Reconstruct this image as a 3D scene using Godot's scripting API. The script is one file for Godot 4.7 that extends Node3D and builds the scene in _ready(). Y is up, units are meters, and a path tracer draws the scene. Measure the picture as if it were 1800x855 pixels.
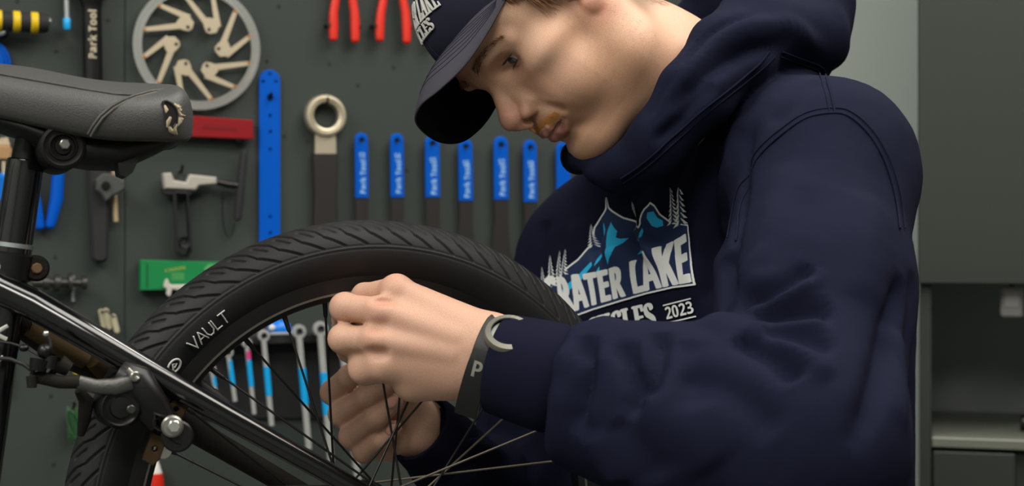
extends Node3D
# A young mechanic in a navy hoodie leans over the rear wheel of a small black bicycle, in front of a wall of tools.
# Pixels of the photograph (1800 x 855) are only used to read off where a thing stands on its own plane or at its own depth.

const FPX := 2548.0                       # focal length in pixels of the 1800 x 855 frame
const EYE := 1.35                         # height of the lens
var camera: Camera3D
var mats := {}

func at(px: float, py: float, d: float) -> Vector3:
	return Vector3((px - 900.0) / FPX * d, EYE - (py - 427.5) / FPX * d, -d)

func on_plane(px: float, py: float, o: Vector3, n: Vector3) -> Vector3:
	var r := at(px, py, 1.0) - Vector3(0, EYE, 0)
	var e := Vector3(0, EYE, 0)
	return e + r * ((o - e).dot(n) / r.dot(n))

# ------------------------------------------------------------------ mesh builder
class B:
	var v := PackedVector3Array()
	var n := PackedVector3Array()
	var uv := PackedVector2Array()
	var c := PackedColorArray()
	var ix := PackedInt32Array()
	var col := Color.WHITE

	func vert(p: Vector3, nn: Vector3, t := Vector2.ZERO) -> int:
		v.append(p)
		n.append(nn)
		uv.append(t)
		c.append(col)
		return v.size() - 1

	func tri(a: int, b: int, d: int) -> void:
		var g := (v[b] - v[a]).cross(v[d] - v[a])
		ix.append(a)
		if g.dot(n[a] + n[b] + n[d]) > 0.0:
			ix.append(d)
			ix.append(b)
		else:
			ix.append(b)
			ix.append(d)

	func quad(a: int, b: int, d: int, e: int) -> void:
		tri(a, b, d)
		tri(a, d, e)

	# a flat polygon fan with its own normal
	func face(ps: Array, nn: Vector3) -> void:
		var first := v.size()
		for p in ps:
			vert(p, nn)
		for k in range(1, ps.size() - 1):
			tri(first, first + k, first + k + 1)

	# smooth grid through rows of points; normals point away from the rows' centres
	func grid(rows: Array, closed := true, caps := false, flip := 0, wrap := false) -> void:
		var m: int = rows[0].size()
		var k: int = rows.size()
		var first := v.size()
		var vote := 0.0
		var nn := PackedVector3Array()
		for r in k:
			var row: PackedVector3Array = rows[r]
			var up: PackedVector3Array = rows[(r + 1) % k if wrap else mini(r + 1, k - 1)]
			var dn: PackedVector3Array = rows[(r - 1 + k) % k if wrap else maxi(r - 1, 0)]
			var mid := Vector3.ZERO
			for p in row:
				mid += p
			mid /= m
			for j in m:
				var a: Vector3 = row[(j + 1) % m if closed else mini(j + 1, m - 1)] - row[(j - 1 + m) % m if closed else maxi(j - 1, 0)]
				var b: Vector3 = up[j] - dn[j]
				var q := a.cross(b).normalized()
				nn.append(q)
				vote += q.dot(row[j] - mid)
		var s := signf(vote) if flip == 0 else float(flip)
		for r in k:
			for j in m:
				vert(rows[r][j], nn[r * m + j] * s, Vector2(float(j) / (m if closed else m - 1), float(r) / maxi(k - 1, 1)))
		for r in (k if wrap else k - 1):
			for j in (m if closed else m - 1):
				var a := first + r * m + j
				var b := first + r * m + (j + 1) % m
				var d := first + (r + 1) % k * m + j
				var e := first + (r + 1) % k * m + (j + 1) % m
				tri(a, b, e)
				tri(a, e, d)
		if caps:
			for r in [0, k - 1]:
				var mid := Vector3.ZERO
				for p in rows[r]:
					mid += p
				mid /= m
				var inn := Vector3.ZERO
				for p in rows[1 if r == 0 else k - 2]:
					inn += p
				var q: Vector3 = (mid - inn / m).normalized()
				var o := vert(mid, q)
				var f2 := v.size()
				for p in rows[r]:
					vert(p, q)
				for j in m:
					tri(o, f2 + j, f2 + (j + 1) % m)

	func tube(pts: Array, rad, sides := 10, caps := true, flat := 1.0, up := Vector3.ZERO) -> void:
		var rows := []
		var k := pts.size()
		var side := up
		for i in k:
			var t: Vector3 = (pts[mini(i + 1, k - 1)] - pts[maxi(i - 1, 0)]).normalized()
			if side == Vector3.ZERO:
				side = Vector3.UP if absf(t.y) < 0.9 else Vector3.RIGHT
			var a := (side - t * side.dot(t)).normalized()
			var b := t.cross(a)
			side = a
			var r: float = rad[mini(i, rad.size() - 1)] if rad is Array else rad
			var row := PackedVector3Array()
			for j in sides:
				var w := TAU * j / sides
				row.append(pts[i] + (a * cos(w) + b * sin(w) * flat) * r)
			rows.append(row)
		grid(rows, true, caps, 0)

	# profile of (radius, height); the axis is the transform's z; the outside lies right of the profile's way
	func lathe(prof: Array, xf: Transform3D, segs := 24, sharp := 0.7, cols := []) -> void:
		var k := prof.size()
		var was := col
		for i in k - 1:
			var p: Vector2 = prof[i]
			var q: Vector2 = prof[i + 1]
			var sn := Vector2(q.y - p.y, p.x - q.x).normalized()
			var na := sn
			var nb := sn
			if i > 0:
				var o: Vector2 = prof[i - 1]
				var on := Vector2(p.y - o.y, o.x - p.x).normalized()
				if on.dot(sn) > sharp:
					na = (on + sn).normalized()
			if i < k - 2:
				var o: Vector2 = prof[i + 2]
				var on := Vector2(o.y - q.y, q.x - o.x).normalized()
				if on.dot(sn) > sharp:
					nb = (on + sn).normalized()
			var first := v.size()
			for j in segs + 1:
				var w := TAU * j / segs
				var d := Vector3(cos(w), sin(w), 0)
				if cols.size():
					col = cols[i]
				vert(xf * (d * p.x + Vector3(0, 0, p.y)), xf.basis * (d * na.x + Vector3(0, 0, na.y)), Vector2(float(j) / segs, float(i) / k))
				vert(xf * (d * q.x + Vector3(0, 0, q.y)), xf.basis * (d * nb.x + Vector3(0, 0, nb.y)), Vector2(float(j) / segs, float(i + 1) / k))
			for j in segs:
				var a := first + j * 2
				tri(a, a + 1, a + 3)
				tri(a, a + 3, a + 2)
		col = was

	func disc(r: float, z0: float, z1: float, xf: Transform3D, segs := 24, bev := 0.0) -> void:
		lathe([Vector2(0, z0), Vector2(r - bev, z0), Vector2(r, z0 + bev), Vector2(r, z1 - bev), Vector2(r - bev, z1), Vector2(0, z1)], xf, segs, 0.9)

	func box(xf: Transform3D, size: Vector3, bev := 0.001) -> void:
		var h := size / 2.0
		bev = minf(bev, h[h.min_axis_index()] * 0.9)
		for ax in 3:
			var u := (ax + 1) % 3
			var w := (ax + 2) % 3
			for s in [-1.0, 1.0]:
				var nn := Vector3.ZERO
				nn[ax] = s
				var ps := []
				for k in [[-1, -1], [1, -1], [1, 1], [-1, 1]]:
					var p := Vector3.ZERO
					p[ax] = s * h[ax]
					p[u] = k[0] * (h[u] - bev)
					p[w] = k[1] * (h[w] - bev)
					ps.append(xf * p)
				face(ps, (xf.basis * nn).normalized())
				for s2 in [-1.0, 1.0]:     # the chamfer shared with the face across u
					var qs := []
					for k in [[0, -1], [0, 1], [1, 1], [1, -1]]:
						var p := Vector3.ZERO
						p[ax] = s * (h[ax] if k[0] == 0 else h[ax] - bev)
						p[u] = s2 * (h[u] - bev if k[0] == 0 else h[u])
						p[w] = k[1] * (h[w] - bev)
						qs.append(xf * p)
					var n2 := Vector3.ZERO
					n2[ax] = s
					n2[u] = s2
					face(qs, (xf.basis * n2).normalized())
		for sx in [-1.0, 1.0]:
			for sy in [-1.0, 1.0]:
				for sz in [-1.0, 1.0]:
					face([xf * Vector3(sx * h.x, sy * (h.y - bev), sz * (h.z - bev)), xf * Vector3(sx * (h.x - bev), sy * h.y, sz * (h.z - bev)), xf * Vector3(sx * (h.x - bev), sy * (h.y - bev), sz * h.z)], (xf.basis * Vector3(sx, sy, sz)).normalized())

	# an outline in x and y with depth from z0 to z1; holes are joined to it by slits
	func prism(poly: PackedVector2Array, z0: float, z1: float, xf := Transform3D.IDENTITY, bev := 0.0, holes := []) -> void:
		if Geometry2D.is_polygon_clockwise(poly):
			poly.reverse()
		var rings := [poly]
		for hh in holes:
			var q: PackedVector2Array = hh
			if not Geometry2D.is_polygon_clockwise(q):
				q.reverse()
			rings.append(q)
		var tops := []
		for r in rings:
			tops.append(inset(r, bev) if bev > 0.0 else r)
		var cap: PackedVector2Array = tops[0]
		for h in range(1, tops.size()):
			cap = bridged(cap, tops[h])
		var t := Geometry2D.triangulate_polygon(cap)
		for s in [1.0, -1.0]:
			var first := v.size()
			for p in cap:
				vert(xf * Vector3(p.x, p.y, z1 if s > 0 else z0), (xf.basis * Vector3(0, 0, s)).normalized(), p)
			for i in range(0, t.size(), 3):
				tri(first + t[i], first + t[i + 1], first + t[i + 2])
		for r in rings.size():
			var o: PackedVector2Array = rings[r]
			var tp: PackedVector2Array = tops[r]
			var m := o.size()
			for j in m:
				var a := o[j]
				var b := o[(j + 1) % m]
				if a.distance_squared_to(b) < 1e-14:
					continue
				var pa := o[(j - 1 + m) % m]
				var nb2 := o[(j + 2) % m]
				var d := (b - a).normalized()
				var nn := Vector2(d.y, -d.x)
				var n1 := nn
				var n2 := nn
				var d0 := (a - pa).normalized()
				var d1 := (nb2 - b).normalized()
				if d0.dot(d) > 0.75:
					n1 = (nn + Vector2(d0.y, -d0.x)).normalized()
				if d1.dot(d) > 0.75:
					n2 = (nn + Vector2(d1.y, -d1.x)).normalized()
				var w1 := (xf.basis * Vector3(n1.x, n1.y, 0)).normalized()
				var w2 := (xf.basis * Vector3(n2.x, n2.y, 0)).normalized()
				quad(vert(xf * Vector3(a.x, a.y, z0 + bev), w1), vert(xf * Vector3(b.x, b.y, z0 + bev), w2), vert(xf * Vector3(b.x, b.y, z1 - bev), w2), vert(xf * Vector3(a.x, a.y, z1 - bev), w1))
				if bev > 0.0:
					for s in [1.0, -1.0]:
						var e := (xf.basis * Vector3(nn.x, nn.y, s)).normalized()
						var zf := z1 if s > 0 else z0
						var ze := z1 - bev if s > 0 else z0 + bev
						face([xf * Vector3(a.x, a.y, ze), xf * Vector3(b.x, b.y, ze), xf * Vector3(tp[(j + 1) % m].x, tp[(j + 1) % m].y, zf), xf * Vector3(tp[j].x, tp[j].y, zf)], e)

	func inset(r: PackedVector2Array, bev: float) -> PackedVector2Array:
		var o := PackedVector2Array()
		var m := r.size()
		for j in m:
			var d0 := (r[j] - r[(j - 1 + m) % m]).normalized()
			var d1 := (r[(j + 1) % m] - r[j]).normalized()
			var q := Vector2(-d0.y, d0.x) + Vector2(-d1.y, d1.x)
			o.append(r[j] + q.normalized() * bev)
		return o

	func bridged(o: PackedVector2Array, h: PackedVector2Array) -> PackedVector2Array:
		var best := 1e9
		var bi := 0
		var bj := 0
		for i in o.size():
			for j in h.size():
				var d := o[i].distance_squared_to(h[j])
				if d < best:
					best = d
					bi = i
					bj = j
		var r := PackedVector2Array()
		for i in bi + 1:
			r.append(o[i])
		for j in h.size() + 1:
			r.append(h[(bj + j) % h.size()])
		for i in range(bi, o.size()):
			r.append(o[i])
		return r

	func ball(at_: Vector3, r: Vector3, b := Basis.IDENTITY, segs := 16, rings := 10) -> void:
		var first := v.size()
		for i in rings + 1:
			var t := PI * i / rings
			for j in segs + 1:
				var w := TAU * j / segs
				var d := Vector3(sin(t) * cos(w), cos(t), sin(t) * sin(w))
				vert(at_ + b * (d * r), (b * (d / r)).normalized(), Vector2(float(j) / segs, float(i) / rings))
		for i in rings:
			for j in segs:
				var a := first + i * (segs + 1) + j
				if i > 0:
					tri(a, a + 1, a + segs + 2)
				if i < rings - 1:
					tri(a, a + segs + 2, a + segs + 1)

	func mesh() -> ArrayMesh:
		var s := []
		s.resize(Mesh.ARRAY_MAX)
		s[Mesh.ARRAY_VERTEX] = v
		s[Mesh.ARRAY_NORMAL] = n
		s[Mesh.ARRAY_TEX_UV] = uv
		s[Mesh.ARRAY_COLOR] = c
		s[Mesh.ARRAY_INDEX] = ix
		var m := ArrayMesh.new()
		m.add_surface_from_arrays(Mesh.PRIMITIVE_TRIANGLES, s)
		return m

# ------------------------------------------------------------------ blended solids, meshed as surface nets
class Sdf:
	var ty := PackedByteArray()
	var A := PackedVector3Array()
	var D := PackedVector3Array()
	var IL := PackedFloat32Array()
	var RA := PackedFloat32Array()
	var RD := PackedFloat32Array()
	var K := PackedFloat32Array()
	var NEG := PackedByteArray()
	var M: Array[Basis] = []
	var M2: Array[Basis] = []
	var all := PackedInt32Array()
	var verts := PackedVector3Array()
	var norms := PackedVector3Array()
	var tris := PackedInt32Array()

	func put(t: int, a: Vector3, d: Vector3, ra: float, rb: float, k: float, neg: int, m := Basis.IDENTITY, m2 := Basis.IDENTITY) -> void:
		all.append(ty.size())
		ty.append(t)
		A.append(a)
		D.append(d)
		IL.append(1.0 / maxf(d.length_squared(), 1e-12))
		RA.append(ra)
		RD.append(rb - ra)
		K.append(k)
		NEG.append(neg)
		M.append(m)
		M2.append(m2)

	func duplicate_prims() -> Sdf:
		var o := Sdf.new()
		o.ty = ty.duplicate()
		o.A = A.duplicate()
		o.D = D.duplicate()
		o.IL = IL.duplicate()
		o.RA = RA.duplicate()
		o.RD = RD.duplicate()
		o.K = K.duplicate()
		o.NEG = NEG.duplicate()
		o.M = M.duplicate()
		o.M2 = M2.duplicate()
		o.all = all.duplicate()
		return o

	func cap(a: Vector3, b: Vector3, ra: float, rb: float, k := 0.01, neg := 0) -> void:
		put(0, a, b - a, ra, rb, k, neg)

	func chain(ps: Array, rs, k := 0.01, neg := 0) -> void:
		for i in ps.size() - 1:
			var ra: float = rs[i] if rs is Array else rs
			var rb: float = rs[i + 1] if rs is Array else rs
			cap(ps[i], ps[i + 1], ra, rb, k, neg)

	func ell(p: Vector3, r: Vector3, k := 0.01, b := Basis.IDENTITY, neg := 0) -> void:
		var t := b.transposed()
		put(1, p, Vector3.ZERO, minf(r.x, minf(r.y, r.z)), 0, k, neg, Basis.from_scale(Vector3.ONE / r) * t, Basis.from_scale(Vector3.ONE / (r * r)) * t)

	func rbox(p: Vector3, h: Vector3, r: float, k := 0.01, b := Basis.IDENTITY, neg := 0) -> void:
		put(2, p, h, r, r, k, neg, b.transposed())

	func flat(a: Vector3, b: Vector3, ra: float, rb: float, axis: Vector3, s: float, k := 0.01, neg := 0) -> void:
		axis = axis.normalized()
		var e := 1.0 / s - 1.0
		var m := Basis(Vector3(1 + axis.x * axis.x * e, axis.x * axis.y * e, axis.x * axis.z * e), Vector3(axis.x * axis.y * e, 1 + axis.y * axis.y * e, axis.y * axis.z * e), Vector3(axis.x * axis.z * e, axis.y * axis.z * e, 1 + axis.z * axis.z * e))
		put(3, m * a, m * (b - a), ra, rb, k, neg, m)
		M2[M2.size() - 1] = Basis.from_scale(Vector3.ONE * sqrt(s))

	func one(i: int, p: Vector3) -> float:
		match ty[i]:
			0:
				var pa := p - A[i]
				var h := clampf(pa.dot(D[i]) * IL[i], 0.0, 1.0)
				return (pa - D[i] * h).length() - RA[i] - RD[i] * h
			1:
				var pa := p - A[i]
				var k0 := (M[i] * pa).length()
				return k0 * (k0 - 1.0) / maxf((M2[i] * pa).length(), 1e-6)
			2:
				var q := (M[i] * (p - A[i])).abs() - D[i]
				return q.max(Vector3.ZERO).length() + minf(q[q.max_axis_index()], 0.0) - RA[i]
		var pb := M[i] * p - A[i]
		var hb := clampf(pb.dot(D[i]) * IL[i], 0.0, 1.0)
		return ((pb - D[i] * hb).length() - RA[i] - RD[i] * hb) * M2[i].x.x

	func eval(p: Vector3, act: PackedInt32Array) -> float:
		var d := 1e9
		for i in act:
			var e := 0.0
			if ty[i] == 0:
				var pa := p - A[i]
				var h := clampf(pa.dot(D[i]) * IL[i], 0.0, 1.0)
				e = (pa - D[i] * h).length() - RA[i] - RD[i] * h
			else:
				e = one(i, p)
			var k := K[i]
			if NEG[i]:
				e = -e
				var g := k - absf(d - e)
				d = maxf(d, e)
				if g > 0.0:
					d += g * g * 0.25 / k
			else:
				var g := k - absf(d - e)
				d = minf(d, e)
				if g > 0.0:
					d -= g * g * 0.25 / k
		return d

	func cull(p: Vector3, r: float) -> PackedInt32Array:
		var ds := PackedFloat32Array()
		var low := 1e9
		for i in all:
			var e := one(i, p)
			ds.append(e)
			if not NEG[i]:
				low = minf(low, e)
		var act := PackedInt32Array()
		for i in all:
			if NEG[i]:
				if ds[i] < 2.2 * r + K[i]:
					act.append(i)
			elif ds[i] < low + 2.3 * r + K[i]:
				act.append(i)
		return act

	# walks along a ray to the surface
	func hit(o: Vector3, d: Vector3, far := 3.0) -> Vector3:
		var t := 0.0
		for s in 120:
			var e := eval(o + d * t, all)
			if e < 0.0004:
				break
			t += e * 0.8
			if t > far:
				break
		return o + d * t

	func grad(p: Vector3, act: PackedInt32Array, h: float) -> Vector3:
		var a := Vector3(1, -1, -1)
		var b := Vector3(-1, -1, 1)
		var c := Vector3(-1, 1, -1)
		var d := Vector3(1, 1, 1)
		return (a * eval(p + a * h, act) + b * eval(p + b * h, act) + c * eval(p + c * h, act) + d * eval(p + d * h, act)).normalized()

	func mesh(lo: Vector3, hi: Vector3, h: float, skip := AABB(), gradient := true) -> void:
		var bx := int(ceil((hi.x - lo.x) / h / 8.0))
		var by := int(ceil((hi.y - lo.y) / h / 8.0))
		var bz := int(ceil((hi.z - lo.z) / h / 8.0))
		var nx := bx * 8 + 1
		var ny := by * 8 + 1
		var nz := bz * 8 + 1
		var sy := nx
		var sz := nx * ny
		var val := PackedFloat32Array()
		val.resize(nx * ny * nz)
		val.fill(1.0)
		var R := h * 4.0 * 1.7321
		var blocks := []
		for kz in bz:
			for ky in by:
				for kx in bx:
					var o := lo + Vector3(kx, ky, kz) * (8.0 * h)
					var c := o + Vector3.ONE * (3.5 * h)
					if skip.size.x > 0.0 and skip.encloses(AABB(o, Vector3.ONE * 9.0 * h)):
						continue
					var e := eval(c, all)
					if absf(e) > R * 1.5 + 2.0 * h + 0.003:
						if e < 0.0:
							for z in 8:
								for y in 8:
									var at0 := kx * 8 + (ky * 8 + y) * sy + (kz * 8 + z) * sz
									for x in 8:
										val[at0 + x] = -1.0
						continue
					var act := cull(c, R)
					blocks.append([kx, ky, kz, act])
					for z in 8:
						for y in 8:
							var at0 := kx * 8 + (ky * 8 + y) * sy + (kz * 8 + z) * sz
							var p := o + Vector3(0, y, z) * h
							for x in 8:
								val[at0 + x] = eval(p, act)
								p.x += h
		var vi := PackedInt32Array()
		vi.resize(val.size())
		vi.fill(-1)
		var cells := PackedInt32Array()
		var cr := PackedInt32Array([0, 1, sy, sy + 1, sz, sz + 1, sz + sy, sz + sy + 1])
		var ea := PackedInt32Array([0, 2, 4, 6, 0, 1, 4, 5, 0, 1, 2, 3])
		var eb := PackedInt32Array([1, 3, 5, 7, 2, 3, 6, 7, 4, 5, 6, 7])
		var off := PackedVector3Array()
		for k in 8:
			off.append(Vector3(k & 1, (k >> 1) & 1, (k >> 2) & 1))
		for b in blocks:
			var act: PackedInt32Array = b[3]
			for z in 8:
				for y in 8:
					var row: int = b[0] * 8 + (b[1] * 8 + y) * sy + (b[2] * 8 + z) * sz
					for x in 8:
						var i := row + x
						var m := int(val[i] < 0.0) + int(val[i + 1] < 0.0) + int(val[i + sy] < 0.0) + int(val[i + sy + 1] < 0.0) + int(val[i + sz] < 0.0) + int(val[i + sz + 1] < 0.0) + int(val[i + sz + sy] < 0.0) + int(val[i + sz + sy + 1] < 0.0)
						if m == 0 or m == 8:
							continue
						var sum := Vector3.ZERO
						var cnt := 0
						for e in 12:
							var va := val[i + cr[ea[e]]]
							var vb := val[i + cr[eb[e]]]
							if (va < 0.0) != (vb < 0.0):
								sum += off[ea[e]].lerp(off[eb[e]], va / (va - vb))
								cnt += 1
						var p := lo + (Vector3(b[0] * 8 + x, b[1] * 8 + y, b[2] * 8 + z) + sum / cnt) * h
						vi[i] = verts.size()
						if gradient:
							var g := grad(p, act, h * 0.35)
							p -= g * clampf(eval(p, act), -h * 0.5, h * 0.5)
							norms.append(g)
						verts.append(p)
						cells.append(i)
		for i in cells:
			var s0 := val[i] < 0.0
			for ax in 3:
				var s1: int = [1, sy, sz][ax]
				if s0 == (val[i + s1] < 0.0):
					continue
				var u: int = [sy, sz, 1][ax]
				var w: int = [sz, 1, sy][ax]
				if i - u - w < 0:
					continue
				var a := vi[i]
				var b := vi[i - u]
				var c := vi[i - u - w]
				var d := vi[i - w]
				if a < 0 or b < 0 or c < 0 or d < 0:
					continue
				if s0:
					tris.append_array([a, c, b, a, d, c])
				else:
					tris.append_array([a, b, c, a, c, d])
		if not gradient:
			smooth_normals()

	func smooth_normals() -> void:
		norms.resize(verts.size())
		norms.fill(Vector3.ZERO)
		for t in range(0, tris.size(), 3):
			var a := tris[t]
			var b := tris[t + 1]
			var c := tris[t + 2]
			var g := (verts[c] - verts[a]).cross(verts[b] - verts[a])
			norms[a] += g
			norms[b] += g
			norms[c] += g
		for i in norms.size():
			norms[i] = norms[i].normalized()

	func add_to(b: B, xf: Transform3D, colour: Callable) -> void:
		var first := b.v.size()
		for i in verts.size():
			b.col = colour.call(verts[i], norms[i])
			b.vert(xf * verts[i], (xf.basis * norms[i]).normalized())
		for t in tris:
			b.ix.append(first + t)
		b.col = Color.WHITE

# ------------------------------------------------------------------ nodes
var taken := {}

func numbered(called: String) -> String:
	taken[called] = taken.get(called, 0) + 1
	return called if taken[called] == 1 else "%s_%03d" % [called, taken[called] - 1]

func tag(o: Node, label := "", category := "", group := "") -> Node:
	if label:
		o.set_meta("label", label)
	if category:
		o.set_meta("category", category)
	if group:
		o.set_meta("group", group)
	return o

func thing(called: String, label: String, category: String, xf := Transform3D.IDENTITY, group := "") -> Node3D:
	var o := Node3D.new()
	o.name = numbered(called)
	add_child(o, true)
	o.transform = xf
	tag(o, label, category, group)
	return o

func put(b: B, called: String, m: Material, parent: Node, label := "") -> MeshInstance3D:
	return put_mesh(b.mesh(), called, m, parent, label)

func put_mesh(ms: Mesh, called: String, m: Material, parent: Node, label := "") -> MeshInstance3D:
	var o := MeshInstance3D.new()
	o.mesh = ms
	o.material_override = m
	if parent == self:
		o.name = numbered(called)
	else:
		var k := 0
		var nm := called
		while parent.has_node(NodePath(nm)):
			k += 1
			nm = "%s_%03d" % [called, k]
		o.name = nm
	parent.add_child(o, true)
	if label:
		o.set_meta("label", label)
	return o

func struct(b: B, called: String, m: Material, label: String) -> MeshInstance3D:
	var o := put(b, called, m, self, label)
	o.set_meta("kind", "structure")
	return o

func mat(called: String, c: Color, rough := 0.6, metal := 0.0, extra := {}) -> StandardMaterial3D:
	if mats.has(called):
		return mats[called]
	var m := StandardMaterial3D.new()
	m.resource_name = called
	m.albedo_color = c
	m.roughness = rough
	m.metallic = metal
	for k in extra:
		m.set(k, extra[k])
	mats[called] = m
	return m

func rgb(r: float, g: float, b: float) -> Color:
	return Color(r / 255.0, g / 255.0, b / 255.0)

func noise_tex(seed_: int, freq: float, oct := 3, size := 512, low := 0.0, high := 1.0, kind := FastNoiseLite.TYPE_SIMPLEX_SMOOTH) -> ImageTexture:
	var f := FastNoiseLite.new()
	f.seed = seed_
	f.noise_type = kind
	f.frequency = freq
	f.fractal_octaves = oct
	var im := f.get_seamless_image(size, size)
	im.convert(Image.FORMAT_L8)
	if low != 0.0 or high != 1.0:
		var d := im.get_data()
		for i in d.size():
			d[i] = int(clampf(low + (high - low) * d[i] / 255.0, 0.0, 1.0) * 255.0)
		im = Image.create_from_data(size, size, false, Image.FORMAT_L8, d)
	return ImageTexture.create_from_image(im)

func grained(m: StandardMaterial3D, bump: Texture2D, depth: float, scale: float) -> StandardMaterial3D:
	m.heightmap_enabled = true
	m.heightmap_texture = bump
	m.heightmap_scale = depth
	m.uv1_triplanar = true
	m.uv1_scale = Vector3.ONE * scale
	return m

# letters as flat triangles, centred, in a box of w x h
func letters(what: String, serif := false, w := 1.0, h := 1.0, deep := 0.0) -> PackedVector3Array:
	var t := TextMesh.new()
	var f := SystemFont.new()
	f.font_names = PackedStringArray(["Droid Serif" if serif else "Droid Sans"])
	f.font_weight = 700
	t.font = f
	t.font_size = 64
	t.pixel_size = 0.01
	t.curve_step = 1.0
	t.depth = 0.1 if deep > 0.0 else 0.0
	t.text = what
	var a := t.surface_get_arrays(0)
	var p: PackedVector3Array = a[Mesh.ARRAY_VERTEX]
	var box := AABB(p[0], Vector3.ZERO)
	for q in p:
		box = box.expand(q)
	var o := PackedVector3Array()
	var ind: PackedInt32Array = a[Mesh.ARRAY_INDEX] if a[Mesh.ARRAY_INDEX] != null else PackedInt32Array(range(p.size()))
	for i in ind:
		var q := p[i]
		o.append(Vector3((q.x - box.position.x) / box.size.x - 0.5, (q.y - box.position.y) / box.size.y - 0.5, (q.z / 0.1 + 0.5) if deep > 0.0 else 0.0) * Vector3(w, h, deep))
	return o

func write(b: B, tris: PackedVector3Array, to: Callable) -> void:
	for i in range(0, tris.size(), 3):
		var a: Vector3 = to.call(tris[i])
		var c: Vector3 = to.call(tris[i + 1])
		var d: Vector3 = to.call(tris[i + 2])
		var g := (c - a).cross(d - a).normalized()
		b.face([a, c, d], -g)

# ------------------------------------------------------------------ the scene
const WALL_YAW := 0.40
var WU := Vector3(cos(WALL_YAW), 0, -sin(WALL_YAW))      # along the tool wall, to the right
var WN := Vector3(sin(WALL_YAW), 0, cos(WALL_YAW))       # out of the tool wall, into the room
var WO := Vector3(0, 0, -2.13)                           # where the lens axis meets the wall, on the floor
const BIKE_YAW := 0.346
var BU := Vector3(cos(BIKE_YAW), 0, -sin(BIKE_YAW))
var BN := Vector3(sin(BIKE_YAW), 0, cos(BIKE_YAW))
var HUB := at(652.9, 909.8, 1.2474)

func _ready() -> void:
	# camera, light, exposure
	camera = Camera3D.new()
	camera.name = "camera"
	camera.fov = rad_to_deg(2.0 * atan(427.5 / FPX))
	camera.near = 0.05
	camera.far = 30.0
	add_child(camera)
	camera.position = Vector3(0, EYE, 0)
	var lens := CameraAttributesPhysical.new()
	lens.frustum_focal_length = 12.0 / (427.5 / FPX)
	lens.frustum_focus_distance = 1.25
	lens.exposure_aperture = 8.0
	camera.attributes = lens
	var we := WorldEnvironment.new()
	we.name = "environment"
	var env := Environment.new()
	env.background_mode = Environment.BG_COLOR
	env.background_color = Color(0.02, 0.02, 0.022)
	env.tonemap_mode = Environment.TONE_MAPPER_LINEAR
	env.tonemap_exposure = 0.95
	env.sdfgi_enabled = true
	env.ssao_enabled = true
	env.ssil_enabled = true
	we.environment = env
	add_child(we)
	# unseen ceiling panels, kind and place chosen to light the man, bicycle and walls
	unseen_ceiling_light("the wide one between camera and bicycle", room(0.2, 2.72, 1.45), Vector2(1.7, 0.8), 2.7, Color(1.0, 0.98, 0.945))  # out of view, lights man and bicycle from above
	unseen_ceiling_light("the one behind the camera", room(-1.5, 2.72, 2.7), Vector2(1.3, 0.6), 3.6, Color(1.0, 0.985, 0.955))  # out of view, lights face and hoodie from the front
	unseen_ceiling_light("the narrow one above the repair stand", room(0.45, 2.72, 0.6), Vector2(1.2, 0.3), 1.7, Color(1.0, 0.98, 0.94))  # out of view, brightens his shoulders and back
	unseen_ceiling_light("the square one at the far right corner", room(1.9, 2.72, 0.5), Vector2(0.6, 0.6), 2.4, Color(0.95, 1.0, 0.96))  # out of view, brightens the pale wall beside the cabinet
	unseen_ceiling_light("the one left of the bicycle", room(-2.0, 2.72, 1.25), Vector2(0.6, 1.0), 3.6, Color(1.0, 0.985, 0.955))  # out of view, lights his chest and the front of his face
	build_room()
	build_tools()
	build_bicycle()
	build_person()

# a point of the room: along the tool wall, height, distance from the wall
func room(s: float, y: float, t: float) -> Vector3:
	return WO + WU * s + Vector3(0, y, 0) + WN * t

func wall_basis() -> Basis:
	return Basis(WU, Vector3.UP, WN)

func unseen_ceiling_light(which: String, p: Vector3, size: Vector2, energy: float, c: Color) -> void:
	var o := thing("unseen_ceiling_light", "unseen flat white ceiling light panel, " + which, "ceiling light", Transform3D(wall_basis(), p), "unseen ceiling light panels")
	var b := B.new()
	b.box(Transform3D(Basis.IDENTITY, Vector3(0, 0.02, 0)), Vector3(size.x + 0.04, 0.04, size.y + 0.04), 0.004)
	put(b, "frame", mat("lamp_frame", rgb(200, 200, 200), 0.5), o)
	b = B.new()
	b.box(Transform3D(Basis.IDENTITY, Vector3(0, -0.003, 0)), Vector3(size.x, 0.006, size.y), 0.001)
	put(b, "diffuser", mat("lamp_diffuser", Color(1, 1, 1), 0.5, 0.0, {"emission_enabled": true, "emission": c, "emission_energy_multiplier": 2.0}), o)
	var l := AreaLight3D.new()
	l.name = "lamp"
	l.area_size = size
	l.area_normalize_energy = true
	l.light_energy = energy
	l.light_color = c
	l.area_range = 12.0
	l.area_attenuation = 2.0
	l.shadow_enabled = true
	o.add_child(l)
	l.position = Vector3(0, -0.012, 0)
	l.rotation = Vector3(-PI / 2, 0, 0)

func slab(lo: Vector3, hi: Vector3) -> B:       # a box given in the room's own axes
	var b := B.new()
	var c := (lo + hi) / 2.0
	b.box(Transform3D(wall_basis(), room(c.x, c.y, c.z)), hi - lo, 0.002)
	return b

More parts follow.
